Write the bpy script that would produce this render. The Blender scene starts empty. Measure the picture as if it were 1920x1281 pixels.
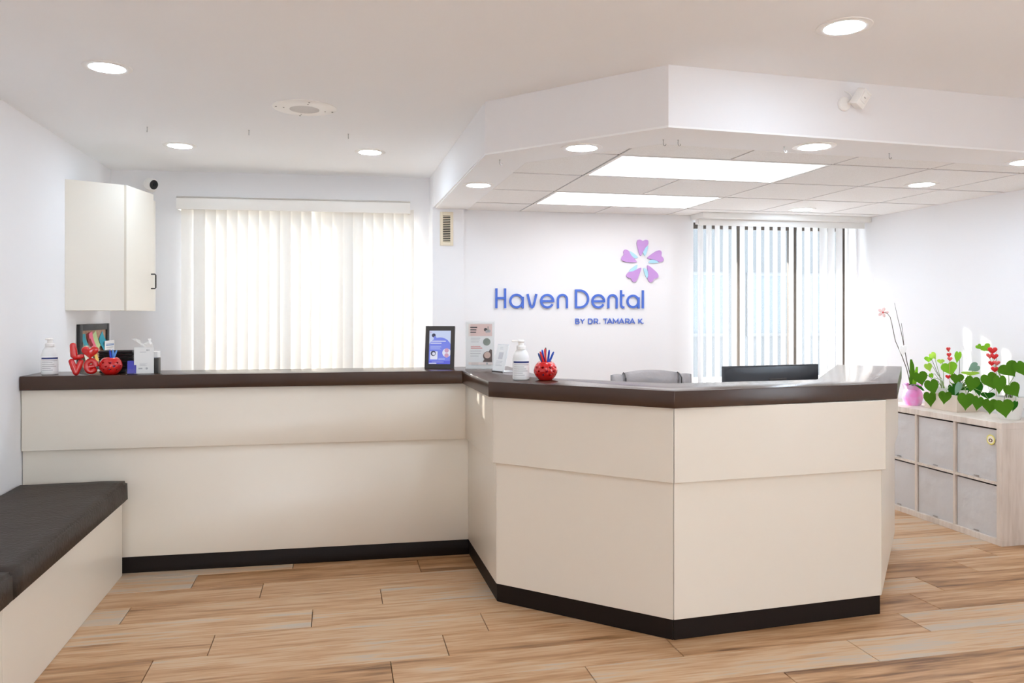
import bpy, bmesh, math, random
from mathutils import Vector, Matrix
random.seed(7)
PI = math.pi
sc = bpy.context.scene
col = sc.collection

# ------------------------------------------------------------------ camera, sky, sun, exposure
YAW = math.radians(12.5)
cam = bpy.data.cameras.new('camera'); camo = bpy.data.objects.new('camera', cam); col.objects.link(camo)
cam.sensor_width = 36; cam.lens = 36 * 1480 / 1920; cam.shift_y = -50.5 / 1920; cam.clip_start = .05
camo.location = (0, 0, 1.395); camo.rotation_euler = (PI / 2, 0, -YAW)
sc.camera = camo

w = bpy.data.worlds.new('sky'); sc.world = w; w.use_nodes = True
w.node_tree.nodes['Background'].inputs[0].default_value = (.80, .90, 1.0, 1)
w.node_tree.nodes['Background'].inputs[1].default_value = 4.0

sun = bpy.data.lights.new('sun', 'SUN'); sun.energy = 7.0; sun.angle = math.radians(.6); sun.color = (1, .95, .87)
suno = bpy.data.objects.new('sun', sun); col.objects.link(suno); suno.location = (-3, 12, 6)
suno.rotation_euler = Vector((1, -2.35, -.40 * 2.35)).to_track_quat('-Z', 'Y').to_euler()

vs = sc.view_settings; vs.view_transform = 'Standard'; vs.look = 'None'; vs.gamma = 1; vs.use_curve_mapping = False
vs.exposure = 1.06
sc.cycles.max_bounces = 16; sc.cycles.diffuse_bounces = 10; sc.cycles.use_denoising = True
LAMP = 52.0       # emission of the round recessed lamps
PANEL = 2.3       # emission of the fluorescent panels

# ------------------------------------------------------------------ materials
def lin(c):
    return tuple((x / 255 / 12.92 if x / 255 <= .04045 else ((x / 255 + .055) / 1.055) ** 2.4) for x in c)

def mat(name, rgb, rough=.5, spec=.5, metal=0, bump=None, emit=0, coat=0, vary=None, trans=0, alpha=1, dark=False):
    m = bpy.data.materials.new(name); m.use_nodes = True
    nt = m.node_tree; b = nt.nodes['Principled BSDF']; c = lin(rgb)
    b.inputs['Base Color'].default_value = (*c, 1); b.inputs['Roughness'].default_value = rough
    b.inputs['Specular IOR Level'].default_value = spec; b.inputs['Metallic'].default_value = metal
    b.inputs['Coat Weight'].default_value = coat; b.inputs['Coat Roughness'].default_value = .08
    b.inputs['Transmission Weight'].default_value = trans; b.inputs['Alpha'].default_value = alpha
    if emit:
        b.inputs['Emission Color'].default_value = (*c, 1); b.inputs['Emission Strength'].default_value = emit
    if dark: b.inputs['Base Color'].default_value = (.02, .02, .02, 1)
    if bump or vary:
        tc = nt.nodes.new('ShaderNodeTexCoord')
    if bump:
        sc_, st = bump
        n = nt.nodes.new('ShaderNodeTexNoise'); n.inputs['Scale'].default_value = sc_; n.inputs['Detail'].default_value = 3
        nt.links.new(tc.outputs['Object'], n.inputs['Vector'])
        bp = nt.nodes.new('ShaderNodeBump'); bp.inputs['Strength'].default_value = st; bp.inputs['Distance'].default_value = .01
        nt.links.new(n.outputs['Fac'], bp.inputs['Height']); nt.links.new(bp.outputs['Normal'], b.inputs['Normal'])
    if vary:
        sc_, rgb2 = vary
        n = nt.nodes.new('ShaderNodeTexNoise'); n.inputs['Scale'].default_value = sc_; n.inputs['Detail'].default_value = 4
        nt.links.new(tc.outputs['Object'], n.inputs['Vector'])
        r = nt.nodes.new('ShaderNodeValToRGB'); r.color_ramp.elements[0].position = .38; r.color_ramp.elements[1].position = .66
        r.color_ramp.elements[0].color = (*c, 1); r.color_ramp.elements[1].color = (*lin(rgb2), 1)
        nt.links.new(n.outputs['Fac'], r.inputs[0]); nt.links.new(r.outputs[0], b.inputs['Base Color'])
    return m

def wood(name, ramp, stretch, rough, per_object, bump=.15, gloss=.5):
    m = bpy.data.materials.new(name); m.use_nodes = True
    nt = m.node_tree; N = nt.nodes.new; L = nt.links.new; b = nt.nodes['Principled BSDF']
    b.inputs['Roughness'].default_value = rough; b.inputs['Specular IOR Level'].default_value = gloss
    tc = N('ShaderNodeTexCoord'); mp = N('ShaderNodeMapping'); mp.inputs['Scale'].default_value = stretch
    L(tc.outputs['Object'], mp.inputs['Vector'])
    src = mp.outputs[0]
    oi = N('ShaderNodeObjectInfo')
    if per_object:
        ml = N('ShaderNodeMath'); ml.operation = 'MULTIPLY'; ml.inputs[1].default_value = 91.7; L(oi.outputs['Random'], ml.inputs[0])
        cb = N('ShaderNodeCombineXYZ'); L(ml.outputs[0], cb.inputs[0]); L(ml.outputs[0], cb.inputs[1])
        ad = N('ShaderNodeVectorMath'); ad.operation = 'ADD'; L(src, ad.inputs[0]); L(cb.outputs[0], ad.inputs[1]); src = ad.outputs[0]
    n1 = N('ShaderNodeTexNoise'); n1.inputs['Scale'].default_value = 1; n1.inputs['Detail'].default_value = 5; n1.inputs['Distortion'].default_value = .9; L(src, n1.inputs['Vector'])
    n2 = N('ShaderNodeTexNoise'); n2.inputs['Scale'].default_value = 5; n2.inputs['Detail'].default_value = 6; n2.inputs['Distortion'].default_value = .4; L(src, n2.inputs['Vector'])
    mx = N('ShaderNodeMix'); mx.data_type = 'FLOAT'; mx.inputs[0].default_value = .42; L(n1.outputs['Fac'], mx.inputs[2]); L(n2.outputs['Fac'], mx.inputs[3])
    fac = mx.outputs[0]
    if per_object:
        sb = N('ShaderNodeMath'); sb.operation = 'MULTIPLY_ADD'; sb.inputs[1].default_value = .2; sb.inputs[2].default_value = -.1; L(oi.outputs['Random'], sb.inputs[0])
        a2 = N('ShaderNodeMath'); a2.operation = 'ADD'; L(fac, a2.inputs[0]); L(sb.outputs[0], a2.inputs[1]); fac = a2.outputs[0]
    r = N('ShaderNodeValToRGB'); els = r.color_ramp.elements
    while len(els) < len(ramp): els.new(.5)
    for e, (p, c) in zip(els, ramp): e.position = p; e.color = (*lin(c), 1)
    L(fac, r.inputs[0]); L(r.outputs[0], b.inputs['Base Color'])
    bp = N('ShaderNodeBump'); bp.inputs['Strength'].default_value = bump; bp.inputs['Distance'].default_value = .002
    L(fac, bp.inputs['Height']); L(bp.outputs['Normal'], b.inputs['Normal'])
    return m

def translucent(name, rgb, frac, rough=.5):
    m = bpy.data.materials.new(name); m.use_nodes = True; nt = m.node_tree; nt.nodes.clear()
    N = nt.nodes.new; L = nt.links.new
    d = N('ShaderNodeBsdfDiffuse'); t = N('ShaderNodeBsdfTranslucent'); x = N('ShaderNodeMixShader'); o = N('ShaderNodeOutputMaterial')
    d.inputs[0].default_value = t.inputs[0].default_value = (*lin(rgb), 1); x.inputs[0].default_value = frac
    L(d.outputs[0], x.inputs[1]); L(t.outputs[0], x.inputs[2]); L(x.outputs[0], o.inputs[0])
    return m

def clear(name, tint=(1, 1, 1), gloss=.06):
    m = bpy.data.materials.new(name); m.use_nodes = True; nt = m.node_tree; nt.nodes.clear()
    N = nt.nodes.new; L = nt.links.new
    d = N('ShaderNodeBsdfTransparent'); g = N('ShaderNodeBsdfGlossy'); x = N('ShaderNodeMixShader'); o = N('ShaderNodeOutputMaterial')
    f = N('ShaderNodeLayerWeight'); f.inputs[0].default_value = .25
    ml = N('ShaderNodeMath'); ml.operation = 'MULTIPLY_ADD'; ml.inputs[1].default_value = .35; ml.inputs[2].default_value = gloss * .3
    d.inputs[0].default_value = (*tint, 1); g.inputs['Roughness'].default_value = .03
    L(f.outputs['Fresnel'], ml.inputs[0]); L(ml.outputs[0], x.inputs[0]); L(d.outputs[0], x.inputs[1]); L(g.outputs[0], x.inputs[2]); L(x.outputs[0], o.inputs[0])
    return m

WALL = mat('wall_paint', (237, 236, 237), .6, .3, bump=(180, .02))
CEIL = mat('ceiling_paint', (246, 247, 248), .7, .2, bump=(160, .03))
TILE = mat('ceiling_tile_fibre', (249, 249, 248), .85, .1, bump=(220, .25), vary=(260, (240, 238, 235)))
TRIMW = mat('white_trim', (240, 239, 236), .4)
CREAM = mat('cream_laminate', (231, 222, 207), .32, .5)
BROWN = mat('brown_laminate', (66, 45, 33), .24, .5, bump=(300, .02))
KICK = mat('dark_kick_vinyl', (24, 13, 8), .6, .25)
FLOORW = wood('oak_plank', [(.27, (112, 74, 42)), (.40, (170, 126, 84)), (.49, (192, 150, 110)), (.57, (203, 170, 134)), (.66, (186, 172, 156))], (.9, 12, 12), .38, True)
FLOORB = mat('floor_joint', (60, 44, 32), .9)
WHITEL = mat('white_bounce_laminate', (240, 240, 238), .4)  # desk tops made white to bounce light up to the ceiling
CABC = mat('cream_cabinet', (234, 227, 214), .35)
BLACKM = mat('black_metal', (28, 26, 25), .4)
LEATH = mat('brown_vinyl_cushion', (58, 48, 41), .55, .3, bump=(60, .35))
SLAT1 = translucent('blind_fabric', (246, 242, 235), .036)
SLAT2 = translucent('white_blind_vane', (244, 244, 244), .05)
VALN = mat('cream_valance', (244, 240, 233), .5)
GLASS = clear('window_glass')
ACRYL = clear('clear_acrylic', (.99, .995, .995), .05)
BRONZE = mat('bronze_window_frame', (74, 64, 56), .5)
RINGW = mat('white_lamp_trim', (244, 242, 238), .4)
LENS = mat('lamp_lens', (216, 236, 255), .5, emit=LAMP)
DIFF = mat('panel_diffuser', (250, 251, 255), .5, emit=PANEL)
GREYM = mat('steel', (170, 168, 166), .3, metal=.9)
LTW = wood('pale_ash_laminate', [(.30, (196, 182, 168)), (.5, (218, 206, 194)), (.7, (230, 221, 211))], (10, 10, 1.1), .45, False, .05)
FABG = mat('grey_bin_fabric', (206, 204, 203), .9, .1, bump=(9, .5))
REDG = mat('glossy_red_ceramic', (206, 20, 18), .12, .6, coat=.5)
REDH = mat('red_heart', (212, 28, 30), .3)
REDP = mat('pale_red_heart', (226, 90, 88), .4)
BLUEP = mat('blue_pen', (28, 60, 190), .25)
LBLUEP = mat('light_blue_pen', (96, 160, 232), .25)
NAVY = mat('navy_ink', (38, 56, 120), .5)
BOTW = mat('milky_plastic', (240, 240, 238), .3, spec=.5)
BOTC = mat('white_pump_plastic', (244, 242, 238), .35)
PAPER = mat('white_paper', (250, 250, 249), .7)
INK = mat('grey_print', (192, 191, 193), .7)
INKD = mat('dark_print', (70, 68, 70), .7)
PEACH = mat('peach_print', (240, 214, 208), .7)
PEACHL = mat('pale_peach_print', (248, 236, 230), .7)
ROSE = mat('rose_print', (226, 168, 164), .7)
SAGE = mat('sage_print', (150, 158, 148), .7)
SKINP = mat('portrait_print', (222, 196, 182), .7)
HAIRP = mat('brown_print', (120, 104, 98), .7)
LOGOB = mat('logo_blue', (72, 110, 205), .4)
LOGOP = mat('logo_purple', (196, 150, 214), .4)
LOGOC = mat('logo_light_blue', (176, 222, 240), .4)
LEAT2 = mat('grey_leather', (138, 132, 132), .38, .5, bump=(26, .35))
BLACKP = mat('black_plastic', (44, 46, 50), .4)
BLACKG = mat('dark_grey_plastic', (62, 58, 55), .45)
GREENS = [translucent('leaf_green', (80, 126, 34), .3), translucent('leaf_light_green', (128, 186, 50), .4), translucent('leaf_yellow_green', (172, 214, 84), .45),
          translucent('leaf_dark_green', (44, 100, 30), .2), translucent('leaf_grey_green', (128, 160, 140), .25)]
STEM = mat('green_stem', (120, 150, 80), .6)
STEMD = mat('brown_stem', (84, 74, 66), .7)
PINK = mat('pink_foil', (240, 140, 208), .3, vary=(14, (232, 196, 236)))
TAN = mat('beige_planter', (222, 206, 190), .6)
WHITEP = mat('white_ceramic', (238, 236, 232), .3)
SOIL = mat('soil', (70, 54, 42), .95)
ORCH = mat('orchid_petal', (248, 214, 210), .6)
CORK = mat('cork', (196, 160, 136), .9, vary=(60, (176, 138, 112)))

# ------------------------------------------------------------------ mesh helpers
class MB:
    def __init__(s): s.v = []; s.f = []; s.m = []; s.sm = []
    def add(s, vs_, fs, mi=0, smooth=False, M=None):
        o = len(s.v)
        s.v += [tuple(M @ Vector(v)) if M is not None else tuple(v) for v in vs_]
        for f in fs: s.f.append([i + o for i in f]); s.m.append(mi); s.sm.append(smooth)
        return s
    def box(s, x0, y0, z0, x1, y1, z1, mi=0, M=None):
        V = [(x0, y0, z0), (x1, y0, z0), (x1, y1, z0), (x0, y1, z0), (x0, y0, z1), (x1, y0, z1), (x1, y1, z1), (x0, y1, z1)]
        return s.add(V, [(3, 2, 1, 0), (4, 5, 6, 7), (0, 1, 5, 4), (1, 2, 6, 5), (2, 3, 7, 6), (3, 0, 4, 7)], mi, False, M)
    def prism(s, poly, a, b, mi=0, M=None):           # polygon in xy, extruded a..b along z
        n = len(poly)
        if sum(poly[i][0] * poly[(i + 1) % n][1] - poly[(i + 1) % n][0] * poly[i][1] for i in range(n)) < 0: poly = poly[::-1]
        V = [(x, y, a) for x, y in poly] + [(x, y, b) for x, y in poly]
        F = [tuple(range(n))[::-1], tuple(range(n, 2 * n))] + [(i, (i + 1) % n, n + (i + 1) % n, n + i) for i in range(n)]
        return s.add(V, F, mi, False, M)
    def lathe(s, prof, n=28, sx=1, sy=1, mi=0, M=None, cap=True):
        V = []; F = []
        for r, z in prof:
            for k in range(n): a = 2 * PI * k / n; V.append((r * sx * math.cos(a), r * sy * math.sin(a), z))
        for j in range(len(prof) - 1):
            for k in range(n):
                k2 = (k + 1) % n; F.append((j * n + k, j * n + k2, (j + 1) * n + k2, (j + 1) * n + k))
        if cap:
            F.append(tuple(range(n))[::-1]); F.append(tuple(range((len(prof) - 1) * n, len(prof) * n)))
        return s.add(V, F, mi, True, M)
    def tube(s, pts, r, n=8, mi=0, closed=False):
        P = [Vector(p) for p in pts]; k = len(P); R = r if isinstance(r, (list, tuple)) else [r] * k
        V = []; F = []; prev = None
        for i in range(k):
            if closed: t = P[(i + 1) % k] - P[i - 1]
            else: t = P[min(i + 1, k - 1)] - P[max(i - 1, 0)]
            t.normalize()
            if prev is None: u = t.orthogonal().normalized()
            else:
                u = prev - t * prev.dot(t)
                u = u.normalized() if u.length > 1e-6 else t.orthogonal().normalized()
            prev = u; q = t.cross(u)
            for j in range(n): a = 2 * PI * j / n; V.append(P[i] + (u * math.cos(a) + q * math.sin(a)) * R[i])
        for i in range(k if closed else k - 1):
            i2 = (i + 1) % k
            for j in range(n): j2 = (j + 1) % n; F.append((i * n + j, i * n + j2, i2 * n + j2, i2 * n + j))
        if not closed: F += [tuple(range(n))[::-1], tuple(range((k - 1) * n, k * n))]
        return s.add(V, F, mi, True)
    def ball(s, c, r, n=12, mi=0, sx=1, sy=1, sz=1):
        prof = [(r * math.cos(a), r * math.sin(a)) for a in [(-PI / 2 + PI * i / n) for i in range(n + 1)]]
        prof = [(max(a, 1e-4), b) for a, b in prof]
        return s.lathe(prof, max(n, 8), mi=mi, M=Matrix.Translation(c) @ Matrix.Diagonal((sx, sy, sz, 1)))
    def stroke(s, pts, wd, d0, d1, mi=0, closed=False):  # flat band in xz, extruded d0..d1 along y
        P = [Vector((p[0], p[1])) for p in pts]; k = len(P); A = []; B = []
        for i in range(k):
            if closed: a, b = P[i] - P[i - 1], P[(i + 1) % k] - P[i]
            else: a = P[i] - P[i - 1] if i else P[1] - P[0]; b = P[i + 1] - P[i] if i < k - 1 else P[-1] - P[-2]
            a.normalize(); b.normalize(); n1 = Vector((-a.y, a.x)); n2 = Vector((-b.y, b.x)); m_ = n1 + n2
            m_ = m_ / max(m_.length_squared, .5) * 2 * wd / 2
            A.append(P[i] + m_); B.append(P[i] - m_)
        V = [(p.x, d, p.y) for d in (d0, d1) for q in (A, B) for p in q]; F = []
        for i in range(k if closed else k - 1):
            j = (i + 1) % k
            F += [(i, j, k + j, k + i), (2 * k + i, 3 * k + i, 3 * k + j, 2 * k + j), (i, 2 * k + i, 2 * k + j, j), (k + i, k + j, 3 * k + j, 3 * k + i)]
        if not closed: F += [(0, k, 3 * k, 2 * k), (k - 1, 3 * k - 1, 4 * k - 1, 2 * k - 1)]
        return s.add(V, F, mi)
    def build(s, name, mats, parent=None, loc=(0, 0, 0), rot=(0, 0, 0), bevel=0, seg=2, sharp=35):
        me = bpy.data.meshes.new(name); me.from_pydata(s.v, [], s.f)
        for m_ in (mats if isinstance(mats, (list, tuple)) else [mats]): me.materials.append(m_)
        me.polygons.foreach_set('material_index', s.m); me.polygons.foreach_set('use_smooth', s.sm)
        bm = bmesh.new(); bm.from_mesh(me); bmesh.ops.recalc_face_normals(bm, faces=bm.faces)
        if bevel:
            es = [e for e in bm.edges if len(e.link_faces) == 2 and e.calc_face_angle(0) > .6]
            bmesh.ops.bevel(bm, geom=es, offset=bevel, segments=seg, affect='EDGES', profile=.5)
            for f in bm.faces: f.smooth = True
        bm.to_mesh(me); bm.free()
        if bevel or any(s.sm): me.set_sharp_from_angle(angle=math.radians(sharp))
        o = bpy.data.objects.new(name, me); col.objects.link(o); o.location = loc; o.rotation_euler = rot
        if parent: o.parent = parent
        return o

def thing(name, label, cat, loc=(0, 0, 0), rotz=0, group=None, rot=None):
    o = bpy.data.objects.new(name, None); col.objects.link(o); o.location = loc; o.rotation_euler = rot or (0, 0, rotz)
    o.empty_display_size = .05
    o['label'] = label; o['category'] = cat
    if group: o['group'] = group
    return o
def tag(o, label, cat, group=None):
    o['label'] = label; o['category'] = cat
    if group: o['group'] = group
    return o
def struct(o): o['kind'] = 'structure'; return o
def dup(o, parent=None, loc=None):
    c = o.copy(); col.objects.link(c); c.parent = parent
    if loc is not None: c.location = loc
    return c

# ------------------------------------------------------------------ room shell
ZC = 2.458; ZS = 2.200; XL = -1.62; XR = 4.255; YR = -2.6
# floor planks
fl = struct(MB().box(XL, YR, -.06, XR, 6.30, -.012).build('floor', FLOORB))
PW, PL = .2142, 1.172
anchor = {0: .445, 1: .80, 2: .215, 3: 1.06, 4: .654, 5: .448, 6: .21, 7: .96, 8: 1.70, 9: 2.35}
full = None
for k in range(-9, 33):
    y1 = 4.492 - PW * k; y0 = y1 - PW
    if y0 < YR or y1 > 6.34: continue
    y1 = min(y1, 6.28)
    a = anchor.get(k, (k * .4373 + .2) % PL); a -= PL * math.ceil((a - XL) / PL)
    while a < XR:
        x0, x1 = max(a, XL + .002), min(a + PL, XR - .002)
        if x1 - x0 > .03:
            whole = x1 - x0 > PL - .001 and y1 - y0 > PW - .001
            if whole and full: o = dup(full, fl, ((x0 + x1) / 2, (y0 + y1) / 2, 0))
            else:
                hx, hy = (x1 - x0) / 2 - .0016, (y1 - y0) / 2 - .0011
                o = MB().box(-hx, -hy, -.0115, hx, hy, 0).build('plank', FLOORW, fl, ((x0 + x1) / 2, (y0 + y1) / 2, 0), bevel=.0012, seg=1)
                if whole: full = o
        a += PL

def wall(name, p0, p1, z0, z1, th, holes=(), m=WALL):
    """upright wall from p0 to p1, its face on that line, thickness to the left of the direction; holes = (u0,u1,za,zb)"""
    d = Vector((p1[0] - p0[0], p1[1] - p0[1])); Lw = d.length; b = MB(); u = 0
    for (u0, u1, za, zb) in sorted(holes):
        b.box(u, 0, z0, u0, th, z1); b.box(u0, 0, z0, u1, th, za); b.box(u0, 0, zb, u1, th, z1); u = u1
    b.box(u, 0, z0, Lw, th, z1)
    return struct(b.build(name, m, None, (p0[0], p0[1], 0), (0, 0, math.atan2(d.y, d.x))))

wall('wall_left', (XL, YR), (XL, 6.30), 0, ZC, .15)
W1A, W1B = (XL, 6.28), (.70, 6.145); W1R = math.atan2(W1B[1] - W1A[1], W1B[0] - W1A[0])
wall('wall_window_side', W1A, (.82, 6.145 - .135 / 2.32 * .12), 0, ZC, .2, [(.50, 2.16, .72, 2.20)])
wall('wall_column', (.70, 5.905), (.935, 5.905), 0, ZS, .30)
W2A, W2B = (.935, 5.93), (XR, 5.83); W2R = math.atan2(W2B[1] - W2A[1], W2B[0] - W2A[0])
wall('wall_back', W2A, W2B, 0, ZS, .2, [(1.86, 3.285, .70, 2.15)])
wall('wall_right', (XR, 6.0), (XR, YR), 0, ZC, .2, [(4.9, 6.3, .12, 2.15)])
wall('wall_rear', (XR, YR), (XL, YR), 0, ZC, .15, [(3.2, 4.6, .12, 2.1)])
struct(MB().box(XL - .15, YR - .15, ZC, XR + .2, 6.45, ZC + .1).build('ceiling', CEIL))
MB_ = MB().prism([(.704, 6.145), (.722, 3.875), (1.375, 3.13), (XR, 3.30), (XR, 5.83), (.935, 5.93), (.935, 5.905), (.704, 5.905)], ZS, ZC - .0005)
soff = struct(MB_.build('ceiling_soffit', WALL))
# plasterboard border and fibre tiles under the soffit
ZT = ZS - .009
T = [(.965, 5.928), (.965, 4.03), (1.475, 3.45), (XR - .001, 3.60), (XR - .001, 5.83)]
brd = MB()
brd.prism([(.722, 5.905), (.7225, 3.876), (.965, 4.03), (.965, 5.905)], ZT, ZS)
brd.prism([(.7225, 3.876), (1.375, 3.131), (1.475, 3.45), (.965, 4.03)], ZT, ZS)
brd.prism([(1.375, 3.131), (XR, 3.30), (XR, 3.60), (1.475, 3.45)], ZT, ZS)
brd.build('soffit_border', CEIL, soff)
def clip(poly, A, B):
    out = []
    ins = lambda p: (B[0] - A[0]) * (p[1] - A[1]) - (B[1] - A[1]) * (p[0] - A[0]) >= 0
    for i, p in enumerate(poly):
        q = poly[(i + 1) % len(poly)]
        if ins(p): out.append(p)
        if ins(p) != ins(q):
            d1 = (B[0] - A[0]) * (p[1] - A[1]) - (B[1] - A[1]) * (p[0] - A[0]); d2 = (B[0] - A[0]) * (q[1] - A[1]) - (B[1] - A[1]) * (q[0] - A[0])
            t = d1 / (d1 - d2); out.append((p[0] + t * (q[0] - p[0]), p[1] + t * (q[1] - p[1])))
    return out
MB().prism(T, ZS - .004, ZS).build('grid_backing', mat('grid_grey', (84, 82, 80), .7), soff)
GX = [1.372 + .597 * k for k in range(-1, 6)]; GY = [3.718 + .597 * k for k in range(-1, 5)]
LIGHTS = [(1, 1), (2, 1), (1, 3), (2, 3)]
g = .006; gy = .012
for i in range(len(GX) - 1):
    for j in range(len(GY) - 1):
        if (i, j) in LIGHTS: continue
        p = [(GX[i] + g, GY[j] + gy), (GX[i + 1] - g, GY[j] + gy), (GX[i + 1] - g, GY[j + 1] - gy), (GX[i] + g, GY[j + 1] - gy)]
        for k in range(len(T)): p = clip(p, T[k], T[(k + 1) % len(T)]) if p else p
        if len(p) < 3: continue
        xs = [q[0] for q in p]; ys = [q[1] for q in p]
        if max(xs) - min(xs) < .02 or max(ys) - min(ys) < .02: continue
        cx, cy = sum(xs) / len(p), sum(ys) / len(p)
        MB().prism([(a - cx, b - cy) for a, b in p], -.010, -.0041).build('ceiling_tile', TILE, soff, (cx, cy, ZS))
for j, lab in ((1, 'wide glowing fluorescent ceiling panel nearest the front of the soffit'), (3, 'glowing fluorescent ceiling panel set further back towards the logo wall')):
    x0, x1, y0, y1 = GX[1] + g, GX[3] - g, GY[j] + g, GY[j + 1] - g
    t = thing('ceiling_light_panel', lab, 'ceiling light', ((x0 + x1) / 2, (y0 + y1) / 2, ZS), 0, 'fluorescent panels in the tiled ceiling')
    hx, hy = (x1 - x0) / 2, (y1 - y0) / 2
    MB().box(-hx, -hy, -.011, hx, -hy + .02, -.0041).box(-hx, hy - .02, -.011, hx, hy, -.0041).box(-hx, -hy + .02, -.011, -hx + .02, hy - .02, -.0041).box(hx - .02, -hy + .02, -.011, hx, hy - .02, -.0041).build('frame', RINGW, t)
    MB().box(-hx + .02, -hy + .02, -.009, hx - .02, hy - .02, -.0042).build('diffuser', DIFF, t)

# header ledge over the right window, skirting
struct(MB().box(2.765, 5.645, 2.148, XR - .002, 5.868, ZT - .0005).build('trim_1', TRIMW, bevel=.004))
struct(MB().box(XR - .014, 4.75, 0, XR, 5.82, .09).box(XR - .014, 2.1, 0, XR, 3.985, .09).build('baseboard_right', TRIMW))

# windows
def window(name, p0, rot, u0, u1, z0, z1, bars, v=.12, fm=BRONZE, fw=.045):
    e = bpy.data.objects.new(name, None); col.objects.link(e); e.location = (p0[0], p0[1], 0); e.rotation_euler = (0, 0, rot); struct(e)
    f = MB().box(u0, v, z0, u1, v + .05, z0 + fw).box(u0, v, z1 - fw, u1, v + .05, z1).box(u0, v, z0 + fw, u0 + fw, v + .05, z1 - fw).box(u1 - fw, v, z0 + fw, u1, v + .05, z1 - fw)
    f.build('window_frame', fm, e)
    edges = [u0 + fw]
    for a, b in bars:
        MB().box(a, v, z0 + fw, b, v + .05, z1 - fw).build('mullion', fm, e); edges += [a, b]
    edges.append(u1 - fw)
    for k in range(0, len(edges), 2):
        MB().box(edges[k], v + .022, z0 + fw, edges[k + 1], v + .026, z1 - fw).build('pane', GLASS, e)
    return e
window('window_1', W1A, W1R, .50, 2.16, .72, 2.20, [(1.10, 1.16), (1.54, 1.66)])
window('window_2', W2A, W2R, 1.86, 3.285, .70, 2.15, [(2.30, 2.35), (2.775, 2.835)], fw=.05)
window('added_window_right', (XR, 6.0), -PI / 2, 4.9, 6.3, .12, 2.15, [(5.57, 5.63)])  # unseen window added to bring cool daylight onto the right side
window('added_window_rear', (XR, YR), PI, 3.2, 4.6, .12, 2.1, [(3.87, 3.93)], v=.06)  # unseen rear glazing added as fill light for the counter fronts
struct(MB().box(-30, 6.6, -.25, 40, 60, -.15).box(4.6, -30, -.25, 40, 6.6, -.15).box(-30, -30, -.25, 4.6, -2.9, -.15).build('ground_outside', mat('pale_concrete', (226, 224, 220), .9, vary=(3, (214, 212, 210)))))
ob = thing('added_building', 'building added across the car park to dim the right window view', 'building', (9.0, 18.0, -.15))  # added to block bright sky so the vanes stand out
MB().box(-12, 0, 0, 14, 5, 4.9).build('wall', mat('slate_cladding', (88, 90, 91), .9), ob)
pn = mat('far_glass', (76, 84, 88), .2)
for k in range(14):
    f_ = MB().box(-.05, -.03, 0, 1.15, .0, 1.6).build('window', mat('far_frame', (96, 97, 98), .7) if not bpy.data.materials.get('far_frame') else bpy.data.materials['far_frame'], ob, (-11.2 + k * 1.75, 0, 1.0))
    MB().box(.03, -.04, .08, 1.07, -.03, 1.52).build('pane', pn, f_)
struct(MB().box(1.6, 6.06, 2.33, 5.6, 7.25, 2.43).build('canopy_outside', BRONZE))

# ------------------------------------------------------------------ vertical blinds
def slat_mesh(width, h, bow):
    b = MB(); n = 6; V = []; F = []
    for z in (0, h):
        for k in range(n + 1):
            s = k / n * 2 - 1; V.append((s * width / 2, bow * (1 - s * s), z))
    for k in range(n): F.append((k, k + 1, n + 2 + k, n + 1 + k))
    b.add(V, F, 0, True)
    return b
e1 = thing('vertical_blind', 'closed cream vertical blind glowing with sunlight over the left window', 'blind', (W1A[0], W1A[1], 0), W1R)
MB().box(.485, -.115, 2.165, 2.175, -.10, 2.258).box(.485, -.115, 2.243, 2.175, -.004, 2.258).box(.485, -.10, 2.165, .497, -.004, 2.243).box(2.163, -.10, 2.165, 2.175, -.004, 2.243).build('valance', VALN, e1, bevel=.002)
MB().box(.50, -.07, 2.205, 2.16, -.04, 2.24).build('head_rail', TRIMW, e1)
u = .548; first = None; k = 0
while u < 2.185:
    ang = math.radians(-11)
    if k == 0: ang = math.radians(28); wdx = 0
    if k == 12: ang = math.radians(-33)
    if first is None:
        o = slat_mesh(.089, 1.42, .006).build('slat', SLAT1, e1); first = o
    else: o = dup(first, e1)
    o.location = (u, -.05, .78); o.rotation_euler = (0, 0, ang)
    u += .0765 if k else .083; k += 1
e2 = thing('vertical_blind', 'white vertical blind with vanes turned open over the right window', 'blind', (W2A[0], W2A[1], 0), W2R)
MB().box(1.85, -.13, 2.10, 3.30, -.118, 2.147).build('valance', TRIMW, e2)
MB().box(1.85, -.10, 2.112, 3.30, -.06, 2.147).build('head_rail', TRIMW, e2)
first = None; k = 0; u = 1.885
while u < 3.31:
    ang = 86
    if u < 2.62: ang = 38
    if 2.93 < u < 3.14: ang = 18
    if u > 3.14: ang = 75
    if first is None:
        o = slat_mesh(.089, 1.51, .005).build('slat', SLAT2, e2); first = o
    else: o = dup(first, e2)
    o.location = (u, -.08, .60); o.rotation_euler = (0, 0, math.radians(ang + random.uniform(-3, 3)))
    u += .0715; k += 1

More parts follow.
